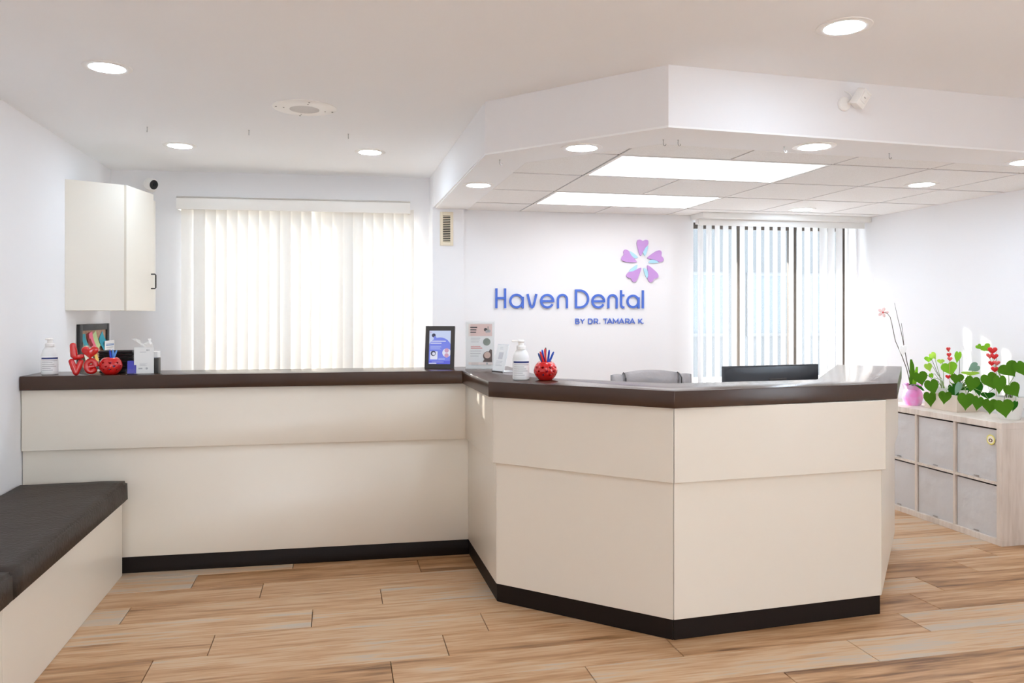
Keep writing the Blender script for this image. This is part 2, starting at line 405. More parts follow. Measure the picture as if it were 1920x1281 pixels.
# ------------------------------------------------------------------ reception counter
P0 = [(XL + .003, 4.615), (.745, 4.535), (.755, 3.76), (1.405, 3.145), (2.475, 3.215), (3.27, 4.13)]
def offset(pl, d, a=0, b=None):
    """shift an open polyline to its right-hand side (towards the visitors) by d, mitred"""
    pl = [Vector(p) for p in pl]; out = []
    for i in range(len(pl)):
        a_ = (pl[i] - pl[i - 1]).normalized() if i else (pl[1] - pl[0]).normalized()
        b_ = (pl[i + 1] - pl[i]).normalized() if i < len(pl) - 1 else (pl[-1] - pl[-2]).normalized()
        n1 = Vector((a_.y, -a_.x)); n2 = Vector((b_.y, -b_.x)); m_ = n1 + n2
        p = pl[i] + m_ * (2 * d / m_.length_squared)
        out.append((p.x, p.y))
    out[0] = (XL + .003, out[0][1])
    return out
ctr = thing('reception_counter', 'angled cream reception counter with dark kick plate below the brown top', 'counter', (0, 0, 0))
def run(name, d0, d1, z0, z1, m, segs=range(5), gap=.0012, bev=.0015):
    A, B = offset(P0, d0), offset(P0, d1)
    for i in segs:
        a, b, c, d = (Vector(A[i]), Vector(A[i + 1]), Vector(B[i + 1]), Vector(B[i]))
        t = (b - a).normalized() * gap
        q = [a + t, b - t, c - t, d + t]
        MB().prism([(p.x, p.y) for p in q], z0, z1).build(name, m, ctr, bevel=bev, seg=1)
run('kick_plate', -.02, -.005, 0, .089, KICK, range(4))
run('lower_panel', -.018, 0, .088, .676, CREAM)
run('upper_panel', -.018, .018, .677, .9965, CREAM)
i0, i1 = offset(P0, -.30), offset(P0, -.32)
# inner carcass, lower work surface and an added bounce desk
A, B = offset(P0, -.03), offset(P0, -.05)
for i in range(5):
    MB().prism([A[i], A[i + 1], B[i + 1], B[i]], .0, .99).build('inner_panel', CREAM, ctr)
MB().prism([(.86, 4.2), (1.05, 3.62), (1.47, 3.22), (2.43, 3.29), (3.1, 4.08), (2.86, 4.42), (2.35, 4.40), (1.9, 4.05), (1.3, 4.35)], .70, .74).build('bounce_work_surface', WHITEL, ctr)
MB().box(XL + .004, 4.70, .70, .62, 5.35, .74).build('bounce_work_surface', WHITEL, ctr)  # unseen desk added to reflect window light onto the ceiling
for x in (-1.55, -.5, .55): MB().box(x - .02, 5.28, 0, x + .02, 5.32, .70).build('leg', BLACKM, ctr)
for (x, y) in ((1.15, 4.25), (2.6, 4.33)): MB().box(x - .02, y - .02, 0, x + .02, y + .02, .70).build('leg', BLACKM, ctr)
So = offset(P0, .042); Si = offset(P0, -.30)
So[4] = (2.575, 3.235); So[5] = (3.43, 4.27); Si[5] = (3.15, 4.52); Si[0] = (XL + .003, Si[0][1])
tag(MB().prism(So + Si[::-1], .998, 1.072).build('countertop', BROWN, bevel=.0025), 'dark brown laminate countertop running along the whole angled counter', 'countertop')
ZTOP = 1.0725

# ------------------------------------------------------------------ bench on the left wall
bt = thing('bench', 'cream panelled bench base under the dark seat cushions', 'bench', (XL, 1.5, 0))
for y0, y1 in ((0, 1.518), (1.521, 3.065)):
    MB().box(.482, y0, .0, .50, y1, .40).build('front_panel', CREAM, bt, bevel=.001, seg=1)
MB().box(.004, 0, .0, .02, 3.065, .385).build('back_panel', CREAM, bt); MB().box(.004, 0, .385, .482, 3.065, .40).build('top_panel', CREAM, bt)
MB().box(.02, 3.047, .0, .482, 3.065, .385).build('end_panel', CREAM, bt)
def cushion(y0, y1, lab):
    bm = bmesh.new(); bmesh.ops.create_cube(bm, size=1)
    for v in bm.verts: v.co = Vector(((v.co.x + .5) * .528, (v.co.y + .5) * (y1 - y0), (v.co.z + .5) * .112))
    bmesh.ops.bevel(bm, geom=list(bm.edges), offset=.012, segments=3, affect='EDGES')
    for ax, n in ((0, 9), (1, 22)):
        for k in range(1, n):
            c = [0, 0, 0]; nn = [0, 0, 0]; c[ax] = (.528, y1 - y0)[ax] * k / n; nn[ax] = 1
            bmesh.ops.bisect_plane(bm, geom=list(bm.verts) + list(bm.edges) + list(bm.faces), plane_co=c, plane_no=nn)
    from mathutils import noise
    for v in bm.verts:
        if v.co.z > .02:
            f = noise.noise(Vector((v.co.x * 9, v.co.y * 14 + y0 * 7, v.co.z * 20)))
            if v.co.x > .5: v.co.x += f * .006
            if v.co.z > .1: v.co.z += f * .004 - .002
    for f in bm.faces: f.smooth = True
    me = bpy.data.meshes.new('bench_cushion'); bm.to_mesh(me); bm.free(); me.materials.append(LEATH)
    o = bpy.data.objects.new('bench_cushion', me); col.objects.link(o); o.location = (XL + .004, y0, .4005)
    tag(o, lab, 'cushion', 'dark cushions on the bench')
cushion(3.045, 4.56, 'long dark brown vinyl bench cushion reaching the counter')
cushion(1.52, 3.035, 'dark brown vinyl bench cushion cut off by the lower left corner')

# ------------------------------------------------------------------ wall cabinet
cb = thing('wall_cabinet', 'cream wall cabinet hung high on the left wall by the corner', 'cabinet', (0, 0, 1.42))
MB().prism([(XL + .001, 5.31), (-1.352, 5.452), (-1.268, 5.83), (-1.262, 5.93), (XL + .001, 5.95)], 0, .785).build('body', CABC, cb)
def edgebox(a, b, th, z0, z1):
    a, b = Vector(a), Vector(b); t = (b - a).normalized(); n = Vector((-t.y, t.x)) * th
    return MB().prism([tuple(a), tuple(b), tuple(b + n), tuple(a + n)], z0, z1)
edgebox((XL + .001, 5.288), (-1.325, 5.447), .019, 0, .802).build('side_panel', CABC, cb, bevel=.001, seg=1)
dr = edgebox((-1.312, 5.452), (-1.232, 5.835), .02, .001, .802).build('door', CABC, cb, bevel=.001, seg=1)
MB().tube([(-1.245, 5.80, .153), (-1.215, 5.793, .153), (-1.209, 5.793, .159), (-1.209, 5.793, .245), (-1.215, 5.793, .251), (-1.245, 5.80, .251)], .0045).build('handle', BLACKM, dr)
MB().box(-1.262, 5.86, 0, -1.244, 5.95, .77).build('filler_strip', CABC, cb)

# ------------------------------------------------------------------ cork board and its notes
bd = thing('cork_board', 'black framed cork board on the left wall under the cabinet', 'board', (XL, 5.505, 1.02))
MB().box(.002, .03, .02, .010, .635, .30).build('cork_sheet', CORK, bd)
for a in ((0, 0, .055, .312), (.61, 0, .665, .312)): MB().box(.002, a[0], a[1], .022, a[2], a[3]).build('frame_side', BLACKM, bd, bevel=.002)
for a in ((.055, .27, .61, .312), (.055, 0, .61, .03)): MB().box(.002, a[0], a[1], .022, a[2], a[3]).build('frame_rail', BLACKM, bd, bevel=.002)
def note(y, z, wd, h, roll, rgb, lab, nm='sticky_note', x=.0125):
    b = MB(); n = 5; V = []; F = []
    for j in range(n + 1):
        s = j / n
        V += [(.001 + .02 * s * s, -wd / 2, -h * s), (.001 + .02 * s * s, wd / 2, -h * s)]
    for j in range(n): F.append((2 * j, 2 * j + 1, 2 * j + 3, 2 * j + 2))
    b.add(V, F, 0, True)
    o = b.build(nm, mat(nm + '_paper', rgb, .8), None, (XL + x, y, z), (math.radians(roll), 0, 0))
    tag(o, lab, 'note', 'paper notes pinned to the cork board')
note(5.60, 1.269, .085, .075, 0, (60, 160, 178), 'small teal sticky note at the left edge of the cork board')
note(5.70, 1.274, .06, .09, 10, (150, 30, 34), 'dark red slip half hidden behind the pink note')
note(5.745, 1.276, .075, .11, 14, (240, 120, 146), 'pink sticky note hanging askew on the cork board', x=.015)
note(5.835, 1.272, .085, .11, 20, (198, 220, 160), 'pale green sticky note hanging askew beside the pink note')
note(5.985, 1.255, .10, .10, 32, (60, 164, 186), 'teal sticky note turned to a diamond on the cork board')
note(5.68, 1.21, .17, .13, 0, (240, 238, 220), 'cream paper sheet pinned low on the cork board')
note(5.84, 1.20, .065, .12, 0, (244, 196, 96), 'orange yellow sticky note at the middle of the cork board')

# printed sheets: helper first
def sheet(name, wd, h, items, mats, parent=None, loc=(0, 0, 0), rot=(0, 0, 0), th=.0016):
    """flat print in xz facing -y; items in fractions of the sheet, later ones lie on top"""
    b = MB(); b.box(-wd / 2, 0, 0, wd / 2, th, h, 0)
    for k, it in enumerate(items):
        y = -.00012 * (k + 1)
        if it[0] == 'r':
            _, x0, z0, x1, z1, mi = it; p = [(x0, z0), (x1, z0), (x1, z1), (x0, z1)]
        elif it[0] == 'c':
            _, cx, cz, r, mi = it; p = [(cx + r * math.cos(a * PI / 10), cz + r * wd / h * math.sin(a * PI / 10)) for a in range(20)]
            p = [(min(max(x, 0), 1), z) for x, z in p]
        else: _, p, mi = it
        b.add([((x - .5) * wd, y, z * h) for x, z in p], [tuple(range(len(p)))], mi)
    return b.build(name, mats, parent, loc, rot)
def lines(x0, x1, z0, z1, n, mi, frac=.4):
    dz = (z1 - z0) / n
    return [('r', x0, z1 - dz * k - dz * frac, x0 + (x1 - x0) * random.uniform(.6, 1), z1 - dz * k, mi) for k in range(n)]

ns = sheet('notice_sheet', .24, .18, [('r', .12, .80, .95, .84, 1), ('r', .12, .86, .95, .88, 1)] + lines(.15, .9, .15, .74, 7, 2, .25), [PAPER, mat('pale_blue_print', (120, 150, 200), .7), INK], None, (XL + .034, 6.13, 1.03), (0, 0, PI / 2))
tag(ns, 'white notice sheet with blue heading covering the corner of the cork board', 'notice')
# tablet display
tb = thing('tablet_display', 'dark framed tablet display showing a blue dental advert', 'tablet', (.597, 4.712, ZTOP), math.radians(-19))
tilt = Matrix.Rotation(math.radians(-8), 4, 'X')
sc1, sc2, sc3, sc4, sc5, sc6 = [mat('screen_' + n_, c, .3, emit=.40, dark=True) for n_, c in (('pale_blue', (208, 220, 252)), ('violet_blue', (122, 136, 240)), ('deep_blue', (92, 100, 226)), ('white', (236, 238, 255)), ('dark', (60, 58, 84)), ('rose', (214, 160, 190)))]
o = MB()
o.box(-.089, 0, 0, .089, .014, .026, 0, tilt).box(-.089, 0, .228, .089, .014, .256, 0, tilt).box(-.089, 0, .026, -.066, .014, .228, 0, tilt).box(.066, 0, .026, .089, .014, .228, 0, tilt).box(-.089, .010, .002, .089, .018, .254, 0, tilt)
o.build('frame', BLACKG, tb)
MB().prism([(-.03, .02), (.03, .02), (.03, .085), (-.03, .085)], 0, .006).box(-.03, .062, .006, .03, .068, .10).build('stand', BLACKG, tb)
arc = [(1, .70)] + [(.5 + .55 * math.cos(a), .44 + .36 * math.sin(a)) for a in [PI * k / 14 for k in range(1, 14)]] + [(0, .74), (0, 0), (1, 0)]
arc = [(min(max(x, 0), 1), z) for x, z in arc]
items = [('p', arc, 1), ('c', .2, .86, .09, 4), ('c', .26, .79, .07, 1)] + lines(.06, .82, .58, .70, 2, 3, .45) + lines(.06, .66, .42, .54, 4, 0, .3) + [('r', .06, .14, .40, .38, 3), ('c', .2, .32, .12, 4), ('c', .22, .31, .07, 3), ('c', .82, .34, .2, 3), ('c', .82, .41, .10, 5), ('c', .82, .26, .10, 5), ('r', 0, 0, 1, .10, 2), ('r', .02, .012, .36, .035, 3)] + lines(.44, .92, .11, .18, 2, 0, .3) + lines(.15, .95, .04, .07, 1, 0, .4) + [('r', .03, .94, .1, .965, 5)]
s_ = sheet('screen', .132, .202, items, [sc1, sc2, sc3, sc4, sc5, sc6], tb, tuple(tilt @ Vector((0, .007, .026))), (math.radians(-8), 0, 0))

# flyer in acrylic stand
fy = thing('flyer_stand', 'clear acrylic stand with a peach and white printed flyer', 'sign', (.822, 4.582, ZTOP), math.radians(-14))
items = [('r', .10, .70, .93, .965, 1), ('r', .10, .70, .17, .965, 2)] + lines(.16, .44, .745, .90, 3, 4, .45) + [('c', .70, .84, .06, 4), ('c', .74, .80, .05, 5), ('c', .82, .81, .055, 5), ('r', .77, .80, .80, .91, 6), ('c', .74, .575, .13, 6)] + lines(.18, .58, .54, .66, 3, 3, .2) + [('r', .18, .43, .58, .45, 7), ('r', .18, .47, .52, .485, 7)] + lines(.16, .58, .22, .38, 3, 3, .18) + [('p', [(.60, .14), (.93, .14), (.93, .40), (.86, .42)], 9), ('c', .77, .27, .16, 9), ('c', .76, .29, .115, 8), ('r', .10, .08, .95, .135, 2)] + lines(.2, .5, .04, .12, 2, 3, .2) + [('r', .72, .085, .78, .125, 5)]
sheet('flyer', .168, .272, items, [PAPER, PEACH, PEACHL, INK, INKD, INK, SAGE, ROSE, SKINP, HAIRP], fy, (0, .003, .005))
MB().box(-.0875, 0, 0, .0875, .002, .285).box(-.0875, .005, 0, .0875, .0065, .285).box(-.0875, .0065, 0, .0875, .07, .003).build('acrylic_holder', ACRYL, fy)
# small tilted sign
ts = thing('tilted_card_sign', 'small white card sign leaning back on a bent base beside the flyer', 'sign', (.885, 4.365, ZTOP), math.radians(-62))
t2 = Matrix.Rotation(math.radians(-16), 4, 'X')
MB().box(-.05, 0, 0.002, .05, .003, .16, 0, t2).box(-.05, -.002, 0, .05, .075, .003).build('acrylic_holder', mat('frosted_acrylic', (238, 240, 242), .2), ts)
sheet('card', .096, .148, [('r', .3, .45, .7, .72, 1)] + lines(.2, .8, .15, .38, 4, 1, .3) + lines(.3, .7, .8, .92, 2, 1, .3), [PAPER, mat('pale_grey_print', (214, 214, 218), .7)], ts, tuple(t2 @ Vector((0, -.0025, .006))), (math.radians(-16), 0, 0))
MB().box(-.045, -.008, 0, .045, -.0022, .004).build('front_edge', BLACKM, ts)
# code card sign on the left (the code itself is left blank)
qs = thing('card_sign', 'upright white card sign in clear acrylic by the blue business cards', 'sign', (-1.020, 4.60, ZTOP), math.radians(4))
sheet('card', .098, .142, [('r', .62, .86, .70, .92, 1), ('r', .73, .86, .77, .92, 1)] + lines(.28, .72, .28, .38, 3, 1, .3) + [('r', .22, .17, .42, .22, 1), ('c', .64, .195, .06, 1)] + lines(.3, .8, .78, .83, 1, 1, .3), [PAPER, mat('light_grey_print', (196, 196, 200), .7)], qs, (0, .003, .003))
MB().box(-.051, 0, 0, .051, .002, .148).box(-.051, .005, 0, .051, .0065, .148).box(-.051, .0065, 0, .06, .05, .003).build('acrylic_holder', ACRYL, qs)

# business cards and holder
bh = thing('business_card_holder', 'clear acrylic holder of blue business cards beside the red pen pot', 'card holder', (-1.082, 4.60, ZTOP), math.radians(4))
MB().box(-.026, -.012, 0, .026, .03, .004).box(-.026, -.014, 0, .026, -.011, .03).box(-.026, .03, 0, .026, .033, .055).build('holder', ACRYL, bh)
for k in range(4):
    c = MB().box(-.022, 0, 0, .022, .0022, .068).build('business_card', mat('blue_card', (66, 66, 178), .5), None, (-1.080, 4.594 + .0062 * k, ZTOP + .0045), (math.radians(-6), 0, math.radians(4)))
    tag(c, 'blue business card standing in the clear acrylic holder', 'card', 'blue business cards in the holder')

# dark card box, wire basket, tissue box
o = MB().box(-.019, -.03, 0, .019, .03, .086).box(-.017, -.0315, .006, .017, -.03, .08).build('card_box', BLACKG, None, (-.972, 4.66, ZTOP), (0, 0, 0), bevel=.003)
tag(o, 'small upright dark grey box right of the white card sign', 'box')
bk = thing('black_basket', 'black woven basket behind the red pen pot on the left counter', 'basket', (-1.19, 4.765, ZTOP))
for k in range(9):
    z = .008 + k * .0135; r = .94 + .06 * k / 8
    P = [(.083 * r, .05 * r), (-.083 * r, .05 * r), (-.083 * r, -.05 * r), (.083 * r, -.05 * r)]
    pts = []
    for i in range(4):
        a, b = P[i], P[(i + 1) % 4]
        for j in range(8): s = j / 8; pts.append((a[0] + (b[0] - a[0]) * s, a[1] + (b[1] - a[1]) * s + (.002 if (i * 8 + j + k) % 2 else -.002), z))
    MB().tube(pts, .007, 6, closed=True).build('woven_band', BLACKM, bk)
MB().box(-.075, -.045, 0, .075, .045, .006).build('base', BLACKM, bk)
tx = thing('tissue_box', 'white tissue box with a tissue pulled up behind the card sign', 'tissue box', (-1.032, 4.775, ZTOP), math.radians(3))
MB().box(-.045, -.05, 0, .052, .05, .115).build('box', mat('pale_box', (226, 224, 222), .6), tx, bevel=.003)
b = MB(); V = []; F = []; n = 14
for j in range(6):
    s = j / 5
    for k in range(n):
        a = 2 * PI * k / n; r = (.012 + .03 * s) * (1 + .45 * math.sin(3 * a + j) * s)
        V.append((r * math.cos(a) - .03 * s * s, .5 * r * math.sin(a), .112 + .062 * s * (1 + .25 * math.sin(2 * a + 1) * s)))
for j in range(5):
    for k in range(n): F.append((j * n + k, j * n + (k + 1) % n, (j + 1) * n + (k + 1) % n, (j + 1) * n + k))
b.add(V, F, 0, True); b.build('tissue', translucent('tissue_paper', (246, 244, 240), .4), tx)

# ------------------------------------------------------------------ bottles
def bottle(loc, rz, lab, noz=0):
    t = thing('pump_bottle', lab, 'bottle', loc, rz, 'hand sanitizer pump bottles')
    MB().lathe([(.036, 0), (.041, .004), (.042, .012), (.0415, .075), (.041, .105), (.036, .128), (.026, .144), (.021, .150), (.021, .154)], 32, 1, .72).build('body', BOTW, t)
    MB().lathe([(.021, .150), (.023, .152), (.023, .166), (.0195, .169), (.0135, .170), (.0135, .186), (.012, .187)], 24).build('collar', BOTC, t)
    MB().lathe([(.015, .184), (.017, .186), (.017, .193), (.013, .198)], 20).box(-.046, -.008, .187, 0, .008, .196).build('pump_head', BOTC, t, (0, 0, 0), (0, 0, noz), bevel=.002)
    def patch(z0, z1, a0, a1, off, name, m, parent):
        V = []; F = []; n = 12
        for z in (z0, z1):
            for k in range(n + 1):
                a = math.radians(a0 + (a1 - a0) * k / n); V.append(((.0418 + off) * math.cos(a), (.0418 * .72 + off) * math.sin(a), z))
        for k in range(n): F.append((k, k + 1, n + 2 + k, n + 1 + k))
        return MB().add(V, F, 0, True).build(name, m, parent)
    lb = patch(.018, .100, 205, 335, .0006, 'label', PAPER, t)
    patch(.084, .093, 208, 332, .0011, 'label_band', NAVY, lb)
    for k in range(6): patch(.074 - k * .010, .077 - k * .010, 214, 326 - (k * 37) % 50, .0011, 'label_print', INK, lb)
    return t
bottle((-1.505, 4.675, ZTOP), math.radians(14), 'pump bottle at the left wall beside the red letters', math.radians(75))
bottle((.888, 3.80, ZTOP), math.radians(-8), 'white pump bottle between the flyer and the red pen pot')

# ------------------------------------------------------------------ love ornament
lv = thing('love_ornament', 'glossy red balloon letter ornament spelling love with a heart', 'ornament', (-1.318, 4.60, ZTOP), math.radians(12))
K = .0875 / 1000   # source units are hundredths of the ornament's drawing
def pp(x, y): return ((x - 325) * .000284, 0, (1060 - y) * .000284)
MB().tube([pp(150, 510), pp(158, 600), pp(166, 690), pp(190, 722), pp(240, 720), pp(300, 705)], [.0165, .0182, .0182, .0165, .0135, .0115], 14).ball(pp(150, 508), .0165).ball(pp(300, 705), .0115).build('letter', REDG, lv)
MB().tube([pp(125, 800), pp(160, 900), pp(200, 1005)], [.0145, .0165, .016], 14).tube([pp(200, 1005), pp(235, 920), pp(278, 810)], [.016, .016, .0135], 14).ball(pp(125, 800), .0145).ball(pp(278, 810), .0135).ball(pp(200, 1005), .0162).build('letter', REDG, lv)
ea = [(450 + 78 * math.cos(a), 895 - 105 * math.sin(a)) for a in [math.radians(-5 + k * 15) for k in range(22)]]
MB().tube([pp(375, 915), pp(450, 905), pp(528, 890)] , .0115, 12).tube([pp(x, y) for x, y in ea], [.0145] * len(ea), 12).ball(pp(*ea[-1]), .0145).build('letter', REDG, lv)
def heart_pts(n=28):
    out = []
    for k in range(n):
        t = 2 * PI * k / n; out.append((16 * math.sin(t) ** 3 / 32, (13 * math.cos(t) - 5 * math.cos(2 * t) - 2 * math.cos(3 * t) - math.cos(4 * t)) / 32))
    return out
def puffy_heart(b, c, wd, h, d, mi=0, n=28):
    """inflated heart in xz about c"""
    P = heart_pts(n); V = [];F = []
    rings = [(1, 0), (.97, .5), (.84, .82), (.5, .97)]
    idx = []
    for sgn in (1, -1):
        for r, y in rings:
            row = []
            for x, z in P: row.append(len(V)); V.append((c[0] + x * wd * r, c[1] - sgn * y * d / 2, c[2] + (z * r + .06 * (1 - r)) * h))
            idx.append(row)
        row = [len(V)]; V.append((c[0], c[1] - sgn * d / 2, c[2] + .06 * h)); idx.append(row)
    for s in (0, 5):
        for j in range(3):
            for k in range(n): F.append((idx[s + j][k], idx[s + j][(k + 1) % n], idx[s + j + 1][(k + 1) % n], idx[s + j + 1][k]))
        for k in range(n): F.append((idx[s + 3][k], idx[s + 3][(k + 1) % n], idx[s + 4][0]))
    for k in range(n): F.append((idx[0][k], idx[0][(k + 1) % n], idx[5][(k + 1) % n], idx[5][k]))
    return b.add(V, F, mi, True)
puffy_heart(MB(), pp(432, 625),   .084, .080, .044).build('heart', REDG, lv, sharp=80)

# ------------------------------------------------------------------ pen pots and pens
def pen_pot_mesh():
    out = [(.030, 0), (.034, .002), (.048, .018), (.0575, .036), (.0585, .050), (.054, .068), (.044, .083), (.037, .090), (.035, .0905)]
    inn = [(.033, .087), (.040, .080), (.050, .066), (.0545, .050), (.0535, .037), (.044, .020), (.030, .006), (.0005, .006)]
    b = MB().lathe([(.0005, 0)] + out + inn, 40, cap=False)
    pot = b.build('pen_pot_shell', REDG)
    c = MB(); H = heart_pts(14)
    for row, (z, el) in enumerate(((.062, .35), (.046, 0), (.030, -.35))):
        for k in range(9):
            a = 2 * PI * (k + (.5 if row % 2 else 0)) / 9
            rad = Vector((math.cos(a) * math.cos(el), math.sin(a) * math.cos(el), math.sin(el))); tan = Vector((-math.sin(a), math.cos(a), 0)); up = rad.cross(tan)
            ctr_ = Vector((0, 0, z - .052 * math.sin(el)))
            V = []; n = len(H)
            for d in (.034, .075):
                for x, y in H: V.append(ctr_ + rad * d + tan * x * .0145 + up * y * .0145)
            F = [tuple(range(n)), tuple(range(n, 2 * n))[::-1]] + [(i, (i + 1) % n, n + (i + 1) % n, n + i) for i in range(n)]
            c.add(V, F)
    cut = c.build('pot_cut', REDG)
    md = pot.modifiers.new('cut', 'BOOLEAN'); md.operation = 'DIFFERENCE'; md.object = cut; md.solver = 'EXACT'
    dg = bpy.context.evaluated_depsgraph_get(); me = bpy.data.meshes.new_from_object(pot.evaluated_get(dg))
    bpy.data.objects.remove(pot); bpy.data.objects.remove(cut)
    me.set_sharp_from_angle(angle=math.radians(40))
    return me
POT = pen_pot_mesh()
def pen_pot(loc, lab, pens, where):
    o = bpy.data.objects.new('pen_pot', POT); col.objects.link(o); o.location = loc
    tag(o, lab, 'pen pot', 'red pen pots with heart shaped holes')
    for (ax, ay, lean_dir, lean, ln, m, l2) in pens:
        t = thing('pen', l2 + where, 'pen', (loc[0] + ax, loc[1] + ay, loc[2] + .0075), 0, 'pens in the red pots', rot=(0, 0, 0))
        d = Vector((math.cos(lean_dir) * math.sin(lean), math.sin(lean_dir) * math.sin(lean), math.cos(lean)))
        t.rotation_euler = d.to_track_quat('Z', 'Y').to_euler()
        MB().lathe([(.0012, 0), (.004, .012), (.0042, .075)], 10).build('barrel', m, t)
        cp = MB().lathe([(.0048, .075), (.0052, .078), (.0052, ln - .012), (.0035, ln - .003), (.0025, ln)], 10).build('cap', m, t)
        MB().box(-.0075, -.0012, ln - .04, -.0055, .0012, ln - .008).build('clip', m, cp)
pen_pot((-1.192, 4.628, ZTOP), 'red ceramic pen pot with heart holes beside the red letters', [
    (.01, 0, PI, .12, .125, BLUEP, 'dark blue pen'), (.012, .01, 2.6, .05, .125, LBLUEP, 'light blue pen standing upright'), (-.016, .0, 0, .36, .13, LBLUEP, 'light blue pen leaning right')], ' in the red pot by the red letters')
pen_pot((1.003, 3.76, ZTOP), 'red ceramic pen pot with heart holes right of the white pump bottle', [
    (.020, .010, PI + .2, .44, .138, mat('slate_blue_pen', (56, 84, 150), .3), 'slate blue pen leaning far left'), (.014, -.008, PI + .2, .34, .142, mat('red_pen', (214, 30, 34), .25), 'red pen leaning left'),
    (.004, .006, PI, .14, .143, BLUEP, 'blue pen with round end'), (.004, -.006, PI, .06, .148, bpy.data.materials['red_pen'], 'red pen standing near upright'),
    (-.002, .008, 0, .03, .152, BLACKP, 'black pen taller than the others'), (.002, -.004, .2, .12, .142, BLUEP, 'blue pen leaning slightly right'),
    (-.018, 0, .1, .44, .145, mat('royal_blue_pen', (30, 76, 170), .3), 'royal blue pen leaning far right')], ' in the pot on the near counter')

# ------------------------------------------------------------------ logo sign
lg = thing('wall_sign', 'blue raised lettering Haven Dental by Dr. Tamara K. with flower logo', 'sign', (1.18, 5.918, 1.443), W2R)
U = .000984
def S(pts): return [((x - 210) * U, (650 - y) * U) for x, y in pts]
def ring(cx, cy, r, a0, a1, n=28, ry=None):
    return [(cx + r * math.cos(math.radians(a0 + (a1 - a0) * k / n)), cy - (ry or r) * math.sin(math.radians(a0 + (a1 - a0) * k / n))) for k in range(n + 1)]
def letter(strokes, wd, x0, m=LOGOB, d=.010):
    b = MB()
    for i_, st in enumerate(strokes): b.stroke(S(st), wd * U, -d - .0005 * i_, 0)
    b.build('letter', m, lg)
W = 17
def l_a(cx, r, sx): return [ring(cx, 593, r, 0, 360), [(sx, 560), (sx, 650)]]
def l_e(cx): return [[(cx - 44, 593), (cx + 57, 593)], ring(cx, 593, 49, 8, 330)]
def l_n(x0, x1): r = (x1 - x0) / 2; return [[(x0, 650)] + ring((x0 + x1) / 2, 543 + r, r, 180, 0, 16) + [(x1, 650)]]
letter([[(219, 495), (219, 650)], [(288, 495), (288, 650)], [(219, 571), (288, 571)]], W, 0)
letter(l_a(378, 49, 428), W, 0)
letter([[(466, 537), (487, 622), (493, 636), (502, 642), (511, 636), (517, 622), (537, 537)]], W, 0)
letter(l_e(624), W, 0); letter(l_n(711, 784), W, 0)
letter([[(858, 500), (858, 650)], [(858, 508)] + ring(888, 575, 69, 90, -90, 20, 67) + [(858, 642)]], W, 0)
letter(l_e(1041), W, 0); letter(l_n(1125, 1194), W, 0)
letter([[(1231, 503), (1231, 622), (1235, 634), (1244, 641), (1258, 642)], [(1231, 545), (1258, 545)]], W, 0)
letter(l_a(1331, 46, 1378), W, 0); letter([[(1414, 503), (1414, 650)]], W, 0)
a, z = 733, 771
def cA(x): return [[(x, z), (x + 21, a), (x + 42, z)], [(x + 8, z - 11), (x + 34, z - 11)]]
def cR(x): return [[(x, z), (x, a), (x + 16, a)] + ring(x + 18, a + 12, 12, 80, -80, 8) + [(x, a + 24)], [(x + 17, a + 24), (x + 31, z)]]
def dot(x): return [[(x, z - 3.5), (x + 7, z - 3.5)]]
for L_ in ([[(856, z), (856, a), (870, a)] + ring(872, a + 9, 9, 80, -80, 8) + [(856, a + 18)], [(870, a + 18)] + ring(875, a + 28, 10, 80, -80, 8) + [(856, z)]],
           [[(896, a), (912, a + 20), (928, a)], [(912, a + 18), (912, z)]],
           [[(961, z), (961, a), (975, a)] + ring(975, (a + z) / 2, 19, 85, -85, 12) + [(961, z)]], cR(1008), dot(1051),
           [[(1084, a), (1116, a)], [(1100, a), (1100, z)]], cA(1116), [[(1167, z), (1167, a), (1187, z - 10), (1207, a), (1207, z)]], cA(1215), cR(1269), cA(1305),
           [[(1380, a), (1380, z)], [(1408, a), (1382, z - 16)], [(1389, z - 20), (1410, z)]], dot(1414)):
    letter(L_, 6.6, 0, d=.006)
def smooth_poly(pts, n=5):
    P = [Vector(p) for p in pts]; k = len(P); out = []
    for i in range(k):
        p0, p1, p2, p3 = P[i - 1], P[i], P[(i + 1) % k], P[(i + 2) % k]
        for j in range(n):
            t = j / n; out.append(.5 * ((2 * p1) + (p2 - p0) * t + (2 * p0 - 5 * p1 + 4 * p2 - p3) * t * t + (3 * p1 - p0 - 3 * p2 + p3) * t ** 3))
    return out
purple = [(-18, 47), (-30, 72), (-42, 115), (-48, 150), (-40, 174), (-20, 177), (2, 168), (24, 177), (44, 172), (48, 152), (42, 132), (22, 112), (6, 84), (-8, 58)]
cyan = [(46, 129), (43, 100), (32, 66), (22, 47), (14, 56), (6, 76), (14, 102), (30, 120)]
for k in range(5):
    an = math.radians(72 * k)
    for nm, pl, m_, d in (('petal', purple, LOGOP, .010), ('petal_blue', cyan, LOGOC, .006)):  # second shape is the logo's own light blue part
        q = []
        for p in smooth_poly(pl):
            v, u_ = p; q.append(((1411 + v * math.cos(an) + u_ * math.sin(an) - 210) * U, (650 - 274 + u_ * math.cos(an) - v * math.sin(an)) * U))
        M_ = Matrix(((1, 0, 0, 0), (0, 0, -1, 0), (0, 1, 0, 0), (0, 0, 0, 1)))
        MB().prism(q, 0, d, 0, M_).build(nm, m_, lg)

